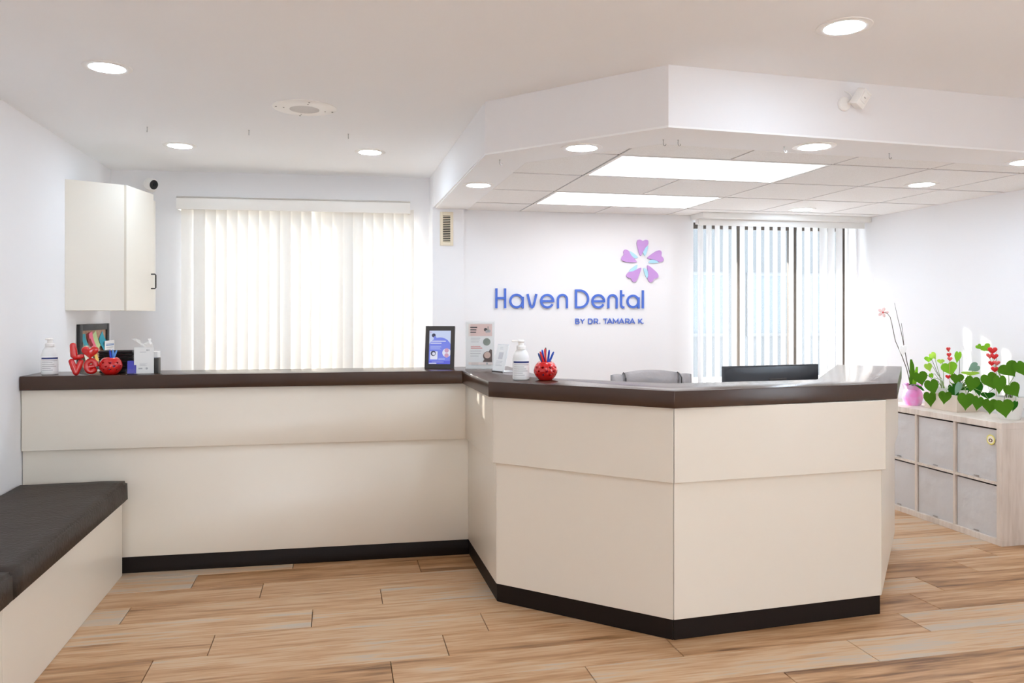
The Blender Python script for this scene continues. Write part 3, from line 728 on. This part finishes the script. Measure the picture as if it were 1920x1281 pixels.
# ------------------------------------------------------------------ ceiling fittings
ring0 = lens0 = None
def downlight(x, y, z, lab, group='round recessed ceiling lamps'):
    global ring0, lens0
    t = thing('recessed_downlight', lab, 'ceiling light', (x, y, z), 0, group)
    if ring0 is None:
        ring0 = MB().lathe([(.070, -.001), (.072, -.005), (.085, -.006), (.098, -.003), (.099, 0), (.070, 0), (.070, -.001)], 36, cap=False).build('trim_ring', RINGW, t)
        lens0 = MB().lathe([(.0005, -.013), (.03, -.0115), (.055, -.008), (.069, -.003), (.069, -.001), (.0005, -.001)], 32).build('lens', LENS, t)
    else: dup(ring0, t); dup(lens0, t)
downlight(-.964, 3.687, ZC, 'large recessed lamp at the upper left of the ceiling near the left wall')
downlight(-.965, 5.297, ZC, 'recessed lamp above the left blind nearer the wall cabinet')
downlight(.211, 5.237, ZC, 'recessed lamp above the left blind nearer the soffit')
downlight(1.828, 2.579, ZC, 'largest recessed lamp in front of the soffit near the top edge')
downlight(1.139, 3.60, ZT, 'recessed lamp under the slanted face of the soffit')
downlight(2.203, 3.335, ZT, 'recessed lamp under the long front face of the soffit below the sensor')
downlight(.848, 4.773, ZT, 'recessed lamp above the wall vent at the left rim of the soffit')
downlight(3.486, 4.165, ZT, 'recessed lamp in a ceiling tile above the potted plants')
downlight(3.428, 5.345, ZT, 'small far recessed lamp above the right window')
downlight(3.50, 3.43, ZT, 'recessed lamp cut by the right edge of the photo')
for x, y in ((-.96, 1.95), (-.96, .2), (.5, 1.3), (1.83, .85), (3.4, 1.2), (3.4, -.4), (.5, -1.2), (2.6, -1.2)):  # unseen lamps added to fill the room with light
    downlight(x, y, ZC, 'unseen recessed lamp added behind the viewpoint to light the room', 'added fill lamps behind the viewpoint')

sp = thing('ceiling_speaker', 'round white ceiling speaker with perforated centre and screws', 'speaker', (-.163, 4.189, ZC))
MB().lathe([(.0005, -.010), (.082, -.010), (.088, -.011), (.150, -.006), (.160, -.003), (.161, 0), (.0005, 0)], 48).build('plate', RINGW, sp)
gm = mat('speaker_grille', (176, 172, 170), .6)
b = MB()
for r_ in range(0, 11):
    n_ = max(1, int(2 * PI * r_ * .0072 / .0076))
    for k in range(n_):
        a_ = 2 * PI * k / n_; b.lathe([(.0023, -.0106), (.0023, -.0098)], 6, M=Matrix.Translation((r_ * .0072 * math.cos(a_), r_ * .0072 * math.sin(a_), 0)))
o = b.build('perforations', gm, sp); o['kind'] = 'stuff'
for r_, n_, off in ((.142, 4, .2), (.104, 4, .2)):
    for k in range(n_):
        a_ = 2 * PI * k / n_ + off; MB().lathe([(.005, -.0105), (.004, -.0125)], 10, M=Matrix.Translation((r_ * math.cos(a_), r_ * math.sin(a_), .002))).build('screw', mat('screw_steel', (120, 116, 112), .4, metal=.8) if not bpy.data.materials.get('screw_steel') else bpy.data.materials['screw_steel'], sp)

hk0 = None
def hook(x, y, z, rz, lab):
    global hk0
    if hk0 is None:
        pts = [(0, 0, 0), (0, 0, -.012)] + [(.008 - .008 * math.cos(a_), 0, -.018 - .009 * math.sin(a_)) for a_ in [PI * k / 8 for k in range(9)]]
        hk0 = MB().tube(pts, .0018, 6).lathe([(.004, -.002), (.004, 0)], 8).build('ceiling_hook', GREYM); o = hk0
    else: o = dup(hk0)
    o.location = (x, y, z); o.rotation_euler = (0, 0, rz); tag(o, lab, 'hook', 'small metal hooks in the ceiling')
hook(-1.049, 4.811, ZC, 1.9, 'metal ceiling hook nearest the left wall')
hook(-.495, 4.767, ZC, 1.7, 'metal ceiling hook left of the round speaker')
hook(.065, 4.739, ZC, 1.5, 'metal ceiling hook right of the round speaker')
hook(.817, 3.975, ZT, .3, 'metal hook under the left corner of the soffit')
hook(1.449, 3.356, ZT, .3, 'left one of the hook pair under the soffit front corner')
hook(1.516, 3.345, ZT, .3, 'right one of the hook pair under the soffit front corner')
hook(2.07, 3.375, ZT, .3, 'metal hook beside the lamp below the sensor')
hook(2.662, 3.402, ZT, .3, 'metal hook under the soffit right of the sensor')

# vent
vt = thing('wall_vent', 'cream louvred vent grille high on the column', 'vent', (.805, 5.905, 1.913))
MB().box(-.05, -.006, 0, -.028, 0, .254).box(.028, -.006, 0, .05, 0, .254).box(-.028, -.006, 0, .028, 0, .028).box(-.028, -.006, .226, .028, 0, .254).build('plate', mat('cream_vent', (236, 224, 200), .5), vt, bevel=.0015)
MB().box(-.028, -.0015, .028, .028, -.0005, .226).build('dark_backing', mat('vent_dark', (30, 24, 20), .8), vt)  # flat dark sheet stands in for the open duct
l0 = None
for k in range(15):
    z_ = .034 + k * .0131
    if l0 is None: l0 = MB().box(-.028, -.0055, -.0024, .028, -.002, .0024).build('louvre', bpy.data.materials['cream_vent'], vt); o = l0
    else: o = dup(l0, vt)
    o.location = (0, 0, z_); o.rotation_euler = (math.radians(-12), 0, 0)

# motion sensor on soffit
ms = thing('motion_sensor', 'white motion sensor on a round base on the soffit front', 'sensor', (2.25, 3.1825, 2.352), .06)
RY = Matrix.Rotation(PI / 2, 4, 'X')
MB().lathe([(.032, 0), (.033, .004), (.033, .010), (.029, .014), (.012, .017)], 10, M=RY).build('base', RINGW, ms, sharp=25)
MB().tube([(.014, -.012, .002), (.026, -.034, .008), (.036, -.042, .012)], .007).build('bracket', RINGW, ms)
hd = MB().box(-.028, -.022, -.039, .028, .022, .039).box(-.023, -.0235, -.016, .023, -.022, .029).build('head', RINGW, ms, (.048, -.055, .016), (math.radians(20), math.radians(24), math.radians(18)), bevel=.003)
MB().box(-.008, -.0247, .002, .004, -.0236, .007).build('indicator', mat('sensor_grey', (190, 186, 182), .4), hd)
MB().tube([(.03, -.03, .02), (.024, -.012, .05), (.005, -.002, .062)], .0015, 6).build('cable', RINGW, ms)

# security camera
sm = thing('security_camera', 'small white security camera with black face in the corner', 'camera', (-1.335, 6.2615, 2.330))
sm.scale = (1.2, 1.2, 1.2)
MB().lathe([(.028, 0), (.028, .006), (.012, .010), (.010, .03)], 20, M=RY).build('mount', RINGW, sm)
q = Vector((.75, -.62, -.22)).to_track_quat('Z', 'Y').to_euler()
h_ = MB().lathe([(.012, -.034), (.026, -.030), (.034, -.018), (.036, .0), (.035, .026), (.032, .030)], 24).build('housing', RINGW, sm, (.005, -.055, .015), q)
MB().lathe([(.031, .0295), (.031, .032), (.024, .034)], 24, .92, .92).build('face', BLACKM, h_)
MB().lathe([(.009, .0335), (.009, .036), (.004, .0365)], 14).build('lens', mat('lens_glass', (20, 22, 26), .05), h_)

# ------------------------------------------------------------------ office chair
ch = thing('office_chair', 'grey leather office chair behind the counter', 'chair', (1.928, 4.50, 0), math.radians(-4))
def pad(b, wd, h, d, arch, z0, y, curve, seg=(16, 10), mi=0):
    V = []; F = []; nx, nz = seg
    for s in (-1, 1):
        for j in range(nz + 1):
            for i in range(nx + 1):
                u_ = i / nx * 2 - 1; v_ = j / nz * 2 - 1
                e_ = (1 - u_ ** 6) ** .5 * (1 - v_ ** 6) ** .5
                top = arch * (1 - u_ * u_)
                V.append((u_ * wd / 2, y - curve * (1 - u_ * u_) * -1 + s * d / 2 * max(e_, .05), z0 + (v_ + 1) / 2 * (h + top)))
    o_ = (nx + 1) * (nz + 1)
    for j in range(nz):
        for i in range(nx):
            k = j * (nx + 1) + i; F += [(k, k + 1, k + nx + 2, k + nx + 1), (o_ + k, o_ + k + nx + 1, o_ + k + nx + 2, o_ + k + 1)]
    rim = [i for i in range(nx + 1)] + [(j + 1) * (nx + 1) - 1 for j in range(1, nz + 1)] + [nz * (nx + 1) + i for i in range(nx - 1, -1, -1)] + [j * (nx + 1) for j in range(nz - 1, 0, -1)]
    for a_, b_ in zip(rim, rim[1:] + rim[:1]): F.append((a_, o_ + a_, o_ + b_, b_))
    return b.add(V, F, mi, True)
br = pad(MB(), .375, .62, .10, .018, .405, .195, .03).build('backrest', LEAT2, ch, sharp=70)
for s in (-1, 1):
    pad(MB(), .085, .595, .098, .006, .420, .185, 0, (6, 10)).build('side_bolster', LEAT2, ch, (s * .2225, 0, 0), sharp=70)
    MB().tube([(s * .184, .140, .45), (s * .184, .130, .75), (s * .181, .135, 1.0), (s * .179, .165, 1.022), (s * .178, .20, 1.028)], .004, 6).build('seam_piping', BLACKM, ch)
    MB().tube([(s * .27, .17, .50), (s * .30, .05, .66), (s * .30, -.17, .67), (s * .28, -.22, .58), (s * .24, -.18, .46)], .016, 8).build('armrest', BLACKP, ch)
MB().box(-.25, -.29, .40, .25, .18, .49).build('seat', LEAT2, ch, bevel=.035, seg=4)
MB().lathe([(.028, .10), (.028, .25), (.018, .25), (.018, .39), (.10, .40)], 16).build('gas_lift', BLACKP, ch)
for k in range(5):
    a_ = 2 * PI * k / 5 + .3; c_, s_2 = math.cos(a_), math.sin(a_)
    MB().tube([(0, 0, .12), (.16 * c_, .16 * s_2, .095), (.30 * c_, .30 * s_2, .075)], [.028, .022, .016], 8).build('base_spoke', BLACKP, ch)
    MB().lathe([(.025, -.02), (.028, -.014), (.028, .014), (.025, .02)], 14, M=Matrix.Translation((.30 * c_, .30 * s_2, .0285)) @ Matrix.Rotation(a_, 4, 'Z') @ Matrix.Rotation(PI / 2, 4, 'X')).build('caster', BLACKP, ch)

# ------------------------------------------------------------------ monitor (its back to the visitors)
mo = thing('computer_monitor', 'black computer monitor seen from behind on the reception desk', 'monitor', (2.455, 4.125, .7405), math.radians(8.4))
MB().box(-.335, .0, .0, .335, .022, .36).build('bezel', BLACKP, mo, (0, 0, 0), bevel=.003)
bz = mo.children[0]; bz.location = (0, 0, .001)
n = 16; V = []; F = []
for j in range(n + 1):
    for i in range(n + 1):
        u_ = i / n * 2 - 1; v_ = j / n * 2 - 1; e_ = max(0, 1 - abs(u_) ** 3) * max(0, 1 - abs(v_) ** 2.4)
        V.append((u_ * .325, .0 - .045 * e_ ** .6, .178 + v_ * .174))
for j in range(n):
    for i in range(n): k = j * (n + 1) + i; F.append((k, k + 1, k + n + 2, k + n + 1))
MB().add(V, F, 0, True).build('rear_shell', BLACKP, mo, sharp=60)
MB().box(-.06, -.051, .270, .06, -.044, .288).build('maker_plate', BLACKG, mo, bevel=.002)
MB().box(-.31, .022, .02, .31, .024, .34).build('screen', mat('dark_screen', (16, 17, 20), .1), mo)
bz.location = (0, 0, 0)
MB().box(-.12, -.09, 0, .12, .10, .012).build('stand_foot', BLACKP, mo, bevel=.004)
MB().box(-.03, -.068, .012, .03, -.04, .20).build('stand_neck', BLACKP, mo, bevel=.004)
for c in mo.children:
    if not c.name.startswith('stand'): c.location.z += .002

# ------------------------------------------------------------------ cube shelf with fabric bins
sh = thing('cube_shelf', 'pale wood cube shelf of eight grey fabric bins by right wall', 'shelf', (3.895, 3.99, 0))
SD, SHH, TH, TD = XR - .016 - 3.895, .742, .038, .016
cw = .3305; chh = (SHH - 2 * TH - TD) / 2; SW = 2 * TH + 4 * cw + 3 * TD
MB().box(0, 0, SHH - TH, SD, SW, SHH).build('top_board', LTW, sh, bevel=.0012, seg=1)
MB().box(0, 0, 0, SD, SW, TH).build('bottom_board', LTW, sh, bevel=.0012, seg=1)
for y_ in (0, SW - TH): MB().box(0, y_, TH, SD, y_ + TH, SHH - TH).build('side_board', LTW, sh, bevel=.0012, seg=1)
for k in range(1, 4):
    y_ = TH + k * cw + (k - 1) * TD; MB().box(.002, y_, TH, SD, y_ + TD, SHH - TH).build('divider', LTW, sh)
for k in range(4):
    y_ = TH + k * (cw + TD); MB().box(.003, y_, TH + chh, SD, y_ + cw, TH + chh + TD).build('middle_shelf', LTW, sh)
bin0 = {}
names = ('nearest the end panel', 'second from the end panel', 'third from the end panel', 'furthest from the end panel')
def bin_front(seed):
    from mathutils import noise
    b = MB(); n = 12; V = []; F = []
    for j in range(n + 1):
        for i in range(n + 1):
            y_ = (i / n) * (cw - .010); z_ = (j / n) * (chh - .012)
            e_ = min(i, n - i, j, n - j) / 3
            V.append((-.004 * min(e_, 1) + .008 * min(e_, 1) * noise.noise(Vector((i * .35 + seed, j * .55, seed * 2.1))), y_, z_))
    for j in range(n):
        for i in range(n): k = j * (n + 1) + i; F.append((k, k + 1, k + n + 2, k + n + 1))
    return b.add(V, F, 0, True)
for r_ in range(2):
    for k in range(4):
        t = thing('fabric_bin', ('upper' if r_ else 'lower') + ' grey fabric bin ' + names[k] + ' of the cube shelf', 'bin', (3.895 + .012, 3.99 + TH + k * (cw + TD) + .005, TH + r_ * (chh + TD) + .001), 0, 'grey fabric bins in the cube shelf')
        MB().box(.006, .003, 0, SD - .02, .006, chh - .012).box(.006, cw - .016, 0, SD - .02, cw - .013, chh - .012).box(.006, .003, 0, SD - .02, cw - .013, .004).box(SD - .024, .003, 0, SD - .02, cw - .013, chh - .012).build('body', FABG, t)
        bin_front(r_ * 4 + k + 1.3).build('front', FABG, t, (.004, 0, 0), sharp=80)
        MB().box(-.008, cw / 2 - .03, .006, -.004, cw / 2 + .01, .014).build('pull_tab', GREYM, t, bevel=.001)
        if r_ and not k:
            MX = Matrix.Translation((-.0045, .045, chh - .075)) @ Matrix.Rotation(-PI / 2, 4, 'Y') @ Matrix.Rotation(-PI / 2, 4, 'Z')
            st = MB().lathe([(.031, 0), (.031, .001)], 28, mi=0, M=MX).lathe([(.024, .001), (.024, .0015)], 24, mi=1, M=MX)
            st.lathe([(.015, .0015), (.015, .002)], 20, mi=2, sy=.75, M=MX @ Matrix.Translation((0, -.004, 0))).lathe([(.006, .002), (.006, .0025)], 14, mi=1, M=MX @ Matrix.Translation((0, -.005, 0)))
            st.build('round_sticker', [mat('sticker_yellow', (236, 224, 110), .5), mat('sticker_cream', (244, 236, 214), .5), mat('sticker_brown', (104, 74, 62), .5)], t)

# ------------------------------------------------------------------ plants
ZSH = SHH + .0005
LEAVES = [(3.990,4.782,0.953,0.087,0.102,14,0,0),(3.970,4.646,0.906,0.079,0.110,14,0,0),(4.000,4.699,0.817,0.072,0.109,5,0,0),(3.980,4.540,0.843,0.070,0.093,-6,0,0),(4.080,4.612,1.030,0.089,0.097,17,0,1),(4.070,4.532,0.965,0.073,0.076,0,0,0),(4.020,4.350,0.951,0.078,0.107,-10,0,0),(4.040,4.528,0.868,0.055,0.146,15,0,3),(4.000,4.448,0.911,0.035,0.099,-16,0,4),(3.960,4.337,0.842,0.089,0.116,0,0,0),(3.970,4.251,0.837,0.062,0.097,-11,0,0),(3.970,4.156,0.829,0.079,0.100,0,0,0),(4.100,4.832,1.079,0.048,0.043,0,0,1),(4.080,4.809,1.025,0.045,0.064,18,0,2),(4.120,4.812,1.104,0.042,0.058,42,0,2),(4.100,4.715,1.070,0.042,0.034,0,0,2),(4.120,4.583,1.110,0.038,0.087,-5,0,1),(4.080,4.399,1.049,0.054,0.074,-57,0,4),(4.100,4.452,1.005,0.094,0.030,0,0,2),(4.080,4.780,0.966,0.026,0.042,26,0,1),(4.100,4.307,0.874,0.073,0.048,0,1,3),(4.100,4.389,0.915,0.054,0.103,10,0,3),(4.120,4.525,0.884,0.060,0.076,7,0,3),(4.000,4.187,0.983,0.085,0.111,25,1,0),(4.000,4.114,0.969,0.065,0.123,0,1,0),(4.060,4.104,1.059,0.102,0.100,34,1,0),(4.080,4.043,1.068,0.060,0.099,29,1,0),(4.020,4.036,0.939,0.084,0.094,32,1,0),(3.93,4.008,0.835,0.093,0.113,11,1,0),(4.000,4.002,0.845,0.027,0.072,-14,1,3),(4.100,4.325,1.181,0.056,0.053,36,1,1),(4.120,4.403,1.184,0.032,0.037,38,1,1)]
def leaf_mesh(tone):
    P = []
    for x, z in heart_pts(22):
        a_ = math.atan2(x, z); el = (.46 * math.sin(a_), .42 * math.cos(a_)); f_ = .35 if z > 0 else .0
        P.append((x * (1 - f_) + el[0] * f_, z * (1 - f_) + el[1] * f_))
    b = MB(); V = [(0, 0, .06), (0, .015, -.25)]; F = []
    for x, z in P: V.append((x, .10 * abs(x) ** 1.2 - .10 * z * z, z * 1.02))
    n_ = len(P)
    for k in range(n_):
        k2 = (k + 1) % n_; c_ = 1 if (P[k][1] + P[k2][1]) / 2 < -.15 else 0
        F.append((c_, 2 + k, 2 + k2))
        if ((P[k][1] + P[k2][1]) / 2 < -.15) != ((P[k2][1] + P[(k2 + 1) % n_][1]) / 2 < -.15): F.append((0, 1, 2 + k2))
    b.add(V, F, 0, True)
    o = b.build('leaf', GREENS[tone]); me = o.data; bpy.data.objects.remove(o); return me
LM = [leaf_mesh(k) for k in range(5)]
pl0 = thing('potted_plant', 'bushy heart leaved plant in a long beige planter on the shelf', 'plant', (4.115, 4.64, ZSH))
pl1 = thing('potted_plant', 'heart leaved plant in a white bowl at the end of the shelf', 'plant', (4.10, 4.14, ZSH))
MB().box(-.085, -.148, 0, .085, .148, .006).box(-.085, -.148, .006, -.077, .148, .112).box(.077, -.148, .006, .085, .148, .112).box(-.077, -.148, .006, .077, -.140, .112).box(-.077, .140, .006, .077, .148, .112).build('planter_box', TAN, pl0, bevel=.0015)
for y_ in (.072, -.07):
    MB().lathe([(.045, .008), (.052, .02), (.064, .13), (.066, .145), (.060, .145), (.056, .125), (.0005, .12)], 24, cap=False).build('inner_pot', WHITEP, pl0, (0, y_, 0))
    MB().lathe([(.0005, .128), (.057, .128), (.057, .12), (.0005, .12)], 20).build('soil', SOIL, pl0, (0, y_, 0))
MB().lathe([(.0005, 0), (.055, 0), (.060, .008), (.082, .13), (.084, .14), (.078, .14), (.074, .118), (.0005, .115)], 30, cap=False).build('bowl', WHITEP, pl1)
MB().lathe([(.0005, .124), (.075, .124), (.073, .112), (.0005, .112)], 24).build('soil', SOIL, pl1)
for i, (x, y, z_, wd, h, roll, pot, tone) in enumerate(LEAVES):
    p_ = (pl0, pl1)[pot]; o = bpy.data.objects.new('leaf', LM[tone]); col.objects.link(o); o.parent = p_
    loc = Vector((x, y, z_)) - Vector(p_.location)
    yaw = math.radians(-43 + random.uniform(-14, 14)); pitch = math.radians(random.uniform(-16, 10)); rl = -math.radians(roll)
    R_ = Matrix.Rotation(yaw, 4, 'Z') @ Matrix.Rotation(pitch, 4, 'X') @ Matrix.Rotation(rl, 4, 'Y')
    o.location = loc; o.rotation_euler = R_.to_euler(); o.scale = (wd * 1.2, max(wd, h), h * 1.12)
    base = loc + R_ @ Vector((0, .006, .26 * h))
    root = Vector((random.uniform(-.02, .02), (.07 if y > 4.62 else -.07) if pot == 0 else random.uniform(-.02, .02), .122))
    mid = (base + root) / 2 + Vector((.01, 0, .05 if base.z < .2 else .02))
    pts = [root, root.lerp(mid, .5) + Vector((0, 0, .03)), mid, mid.lerp(base, .55) + Vector((.004, 0, .02)), base]
    MB().tube(pts, [.0026, .0022, .002, .0018, .0014], 5).build('stem', STEM if i % 4 else STEMD, p_)
# extra grass-like foliage in planter
for k in range(9):
    a_ = random.uniform(0, 6.28); y_ = -.07 + random.uniform(-.03, .03); q_ = Vector((math.cos(a_), math.sin(a_), 0)) * random.uniform(.02, .06)
    MB().tube([(0, y_, .122), (q_.x * .4, y_ + q_.y * .4, .17), (q_.x, y_ + q_.y, .16 + random.uniform(0, .05))], [.004, .006, .001], 4).build('shoot', GREENS[random.choice((0, 1, 3))], pl0)
# orchid in pink pot
orc = thing('potted_orchid', 'bare stemmed orchid in a pink wrapped pot at the shelf end', 'plant', (4.05, 4.93, ZSH))
b = MB(); V = []; F = []; n_ = 26
prof = [(.048, 0), (.056, .01), (.066, .05), (.064, .09), (.052, .115), (.058, .135), (.064, .150), (.050, .148), (.046, .12)]
for j, (r_, z_) in enumerate(prof):
    for k in range(n_):
        a_ = 2 * PI * k / n_; rr = r_ * (1 + .05 * math.sin(7 * a_ + j * .7) * (j > 0)); V.append((rr * math.cos(a_), rr * math.sin(a_), z_ + (.008 * math.sin(5 * a_) if j in (6, 7) else 0)))
for j in range(len(prof) - 1):
    for k in range(n_): F.append((j * n_ + k, j * n_ + (k + 1) % n_, (j + 1) * n_ + (k + 1) % n_, (j + 1) * n_ + k))
F += [tuple(range(n_))]; b.add(V, F, 0, True); b.build('foil_pot', PINK, orc)
MB().lathe([(.0005, .122), (.049, .122), (.049, .115), (.0005, .115)], 20).build('soil', SOIL, orc)
Z0 = SHH
def oz(y, z_, x=0): return (x, y - 4.93, z_ - Z0)
MB().tube([oz(4.945, .87), oz(4.99, 1.0), oz(5.045, 1.10), oz(5.108, 1.197), oz(5.125, 1.25), oz(5.142, 1.31), oz(5.165, 1.375), oz(5.20, 1.405), oz(5.235, 1.411)], [.004, .0035, .0032, .003, .003, .0027, .0024, .002, .0015], 6).build('flower_stem', STEMD, orc)
MB().tube([oz(4.93, .87, .01), oz(4.957, .93, .01), oz(5.0, 1.05, .01), oz(5.029, 1.16, .01), oz(5.06, 1.27, .01), oz(5.10, 1.38, .01), oz(5.131, 1.482, .01)], [.004, .0038, .0034, .003, .0026, .002, .0012], 6).build('flower_stem', STEMD, orc)
MB().tube([oz(5.03, 1.16, .012), oz(5.05, 1.26, .016), oz(5.06, 1.33, .012)], .0016, 5).build('flower_stem', STEMD, orc)
puffy_heart(MB(), (0, 0, 0), .05, .10, .012).build('tie_clip', PAPER, orc, oz(5.02, 1.135, -.008), (0, 0, math.radians(-50)))
fo = MB().ball((0, 0, 0), .008).build('flower', REDP, orc, oz(5.245, 1.411))
for k in range(5):
    a_ = 2 * PI * k / 5 + .3
    M_ = Matrix.Rotation(math.radians(-43), 4, 'Z') @ Matrix.Rotation(a_, 4, 'Y') @ Matrix.Translation((0, -.003, .022))
    MB().lathe([(.0005, -.016), (.010, -.006), (.012, .004), (.007, .014), (.0005, .018)], 10, 1, .2, M=M_).build('petal', ORCH, fo)
def blade(pts, wd, m, parent, name='leaf'):
    P = [Vector(p) for p in pts]; V = []; F = []; n_ = len(P)
    side = Vector((.68, -.73, 0))
    for i, p in enumerate(P):
        s = math.sin(PI * (i + .6) / (n_ + .2)) * wd / 2; V += [p - side * s, p + Vector((-.004, -.004, -.002)), p + side * s]
    for i in range(n_ - 1):
        for j in range(2): F.append((i * 3 + j, i * 3 + j + 1, i * 3 + j + 4, i * 3 + j + 3))
    MB().add(V, F, 0, True).build(name, m, parent)
blade([(0, .01, .125), (-.01, .0, .17), (-.01, -.01, .23), (-.005, .0, .29), (0, .015, .33)], .035, GREENS[0], orc)
blade([(0, 0, .125), (-.01, -.03, .16), (-.01, -.045, .22), (0, -.045, .28)], .03, GREENS[1], orc)
blade([(0, -.01, .125), (-.02, -.05, .15), (-.03, -.10, .145), (-.035, -.15, .12)], .035, GREENS[3], orc)
blade([(0, 0, .125), (-.03, -.02, .155), (-.055, -.07, .15)], .03, GREENS[3], orc)
# heart picks
def pick(lab, base, hearts, zb):
    t = thing('heart_pick', lab, 'ornament', (base[0], base[1], zb), 0, 'red heart picks in the plants')
    top = max(h[2] for h in hearts)
    MB().tube([(0, 0, -.004), (0, 0, top - zb - .01)], .0016, 6).build('stick', mat('pick_stick', (196, 160, 110), .6) if not bpy.data.materials.get('pick_stick') else bpy.data.materials['pick_stick'], t)
    for (x, y, z_, wd, m, yaw) in hearts:
        puffy_heart(MB(), (0, 0, 0), wd, wd * .95, wd * .35, n=20).build('heart', m, t, (x - base[0], y - base[1], z_ - zb), (0, 0, math.radians(yaw)), sharp=80)
pick('red heart pick standing among the leaves of the long planter', (4.06, 4.588, 0), [(4.055, 4.594, 1.160, .036, REDH, 10), (4.055, 4.588, 1.122, .036, REDH, 0), (4.055, 4.580, 1.095, .034, REDP, -20), (4.05, 4.590, .973, .036, REDH, -43)], ZSH + .125)
pick('stacked red heart pick standing in the white bowl plant', (4.065, 4.205, 0), [(4.055, 4.224, 1.169, .056, REDH, -43), (4.06, 4.250, 1.133, .044, REDP, -43), (4.055, 4.209, 1.131, .046, REDH, -30), (4.055, 4.230, 1.087, .042, REDH, -43), (4.055, 4.190, 1.090, .038, REDP, -43), (4.055, 4.206, 1.050, .046, REDH, -60)], ZSH + .121)
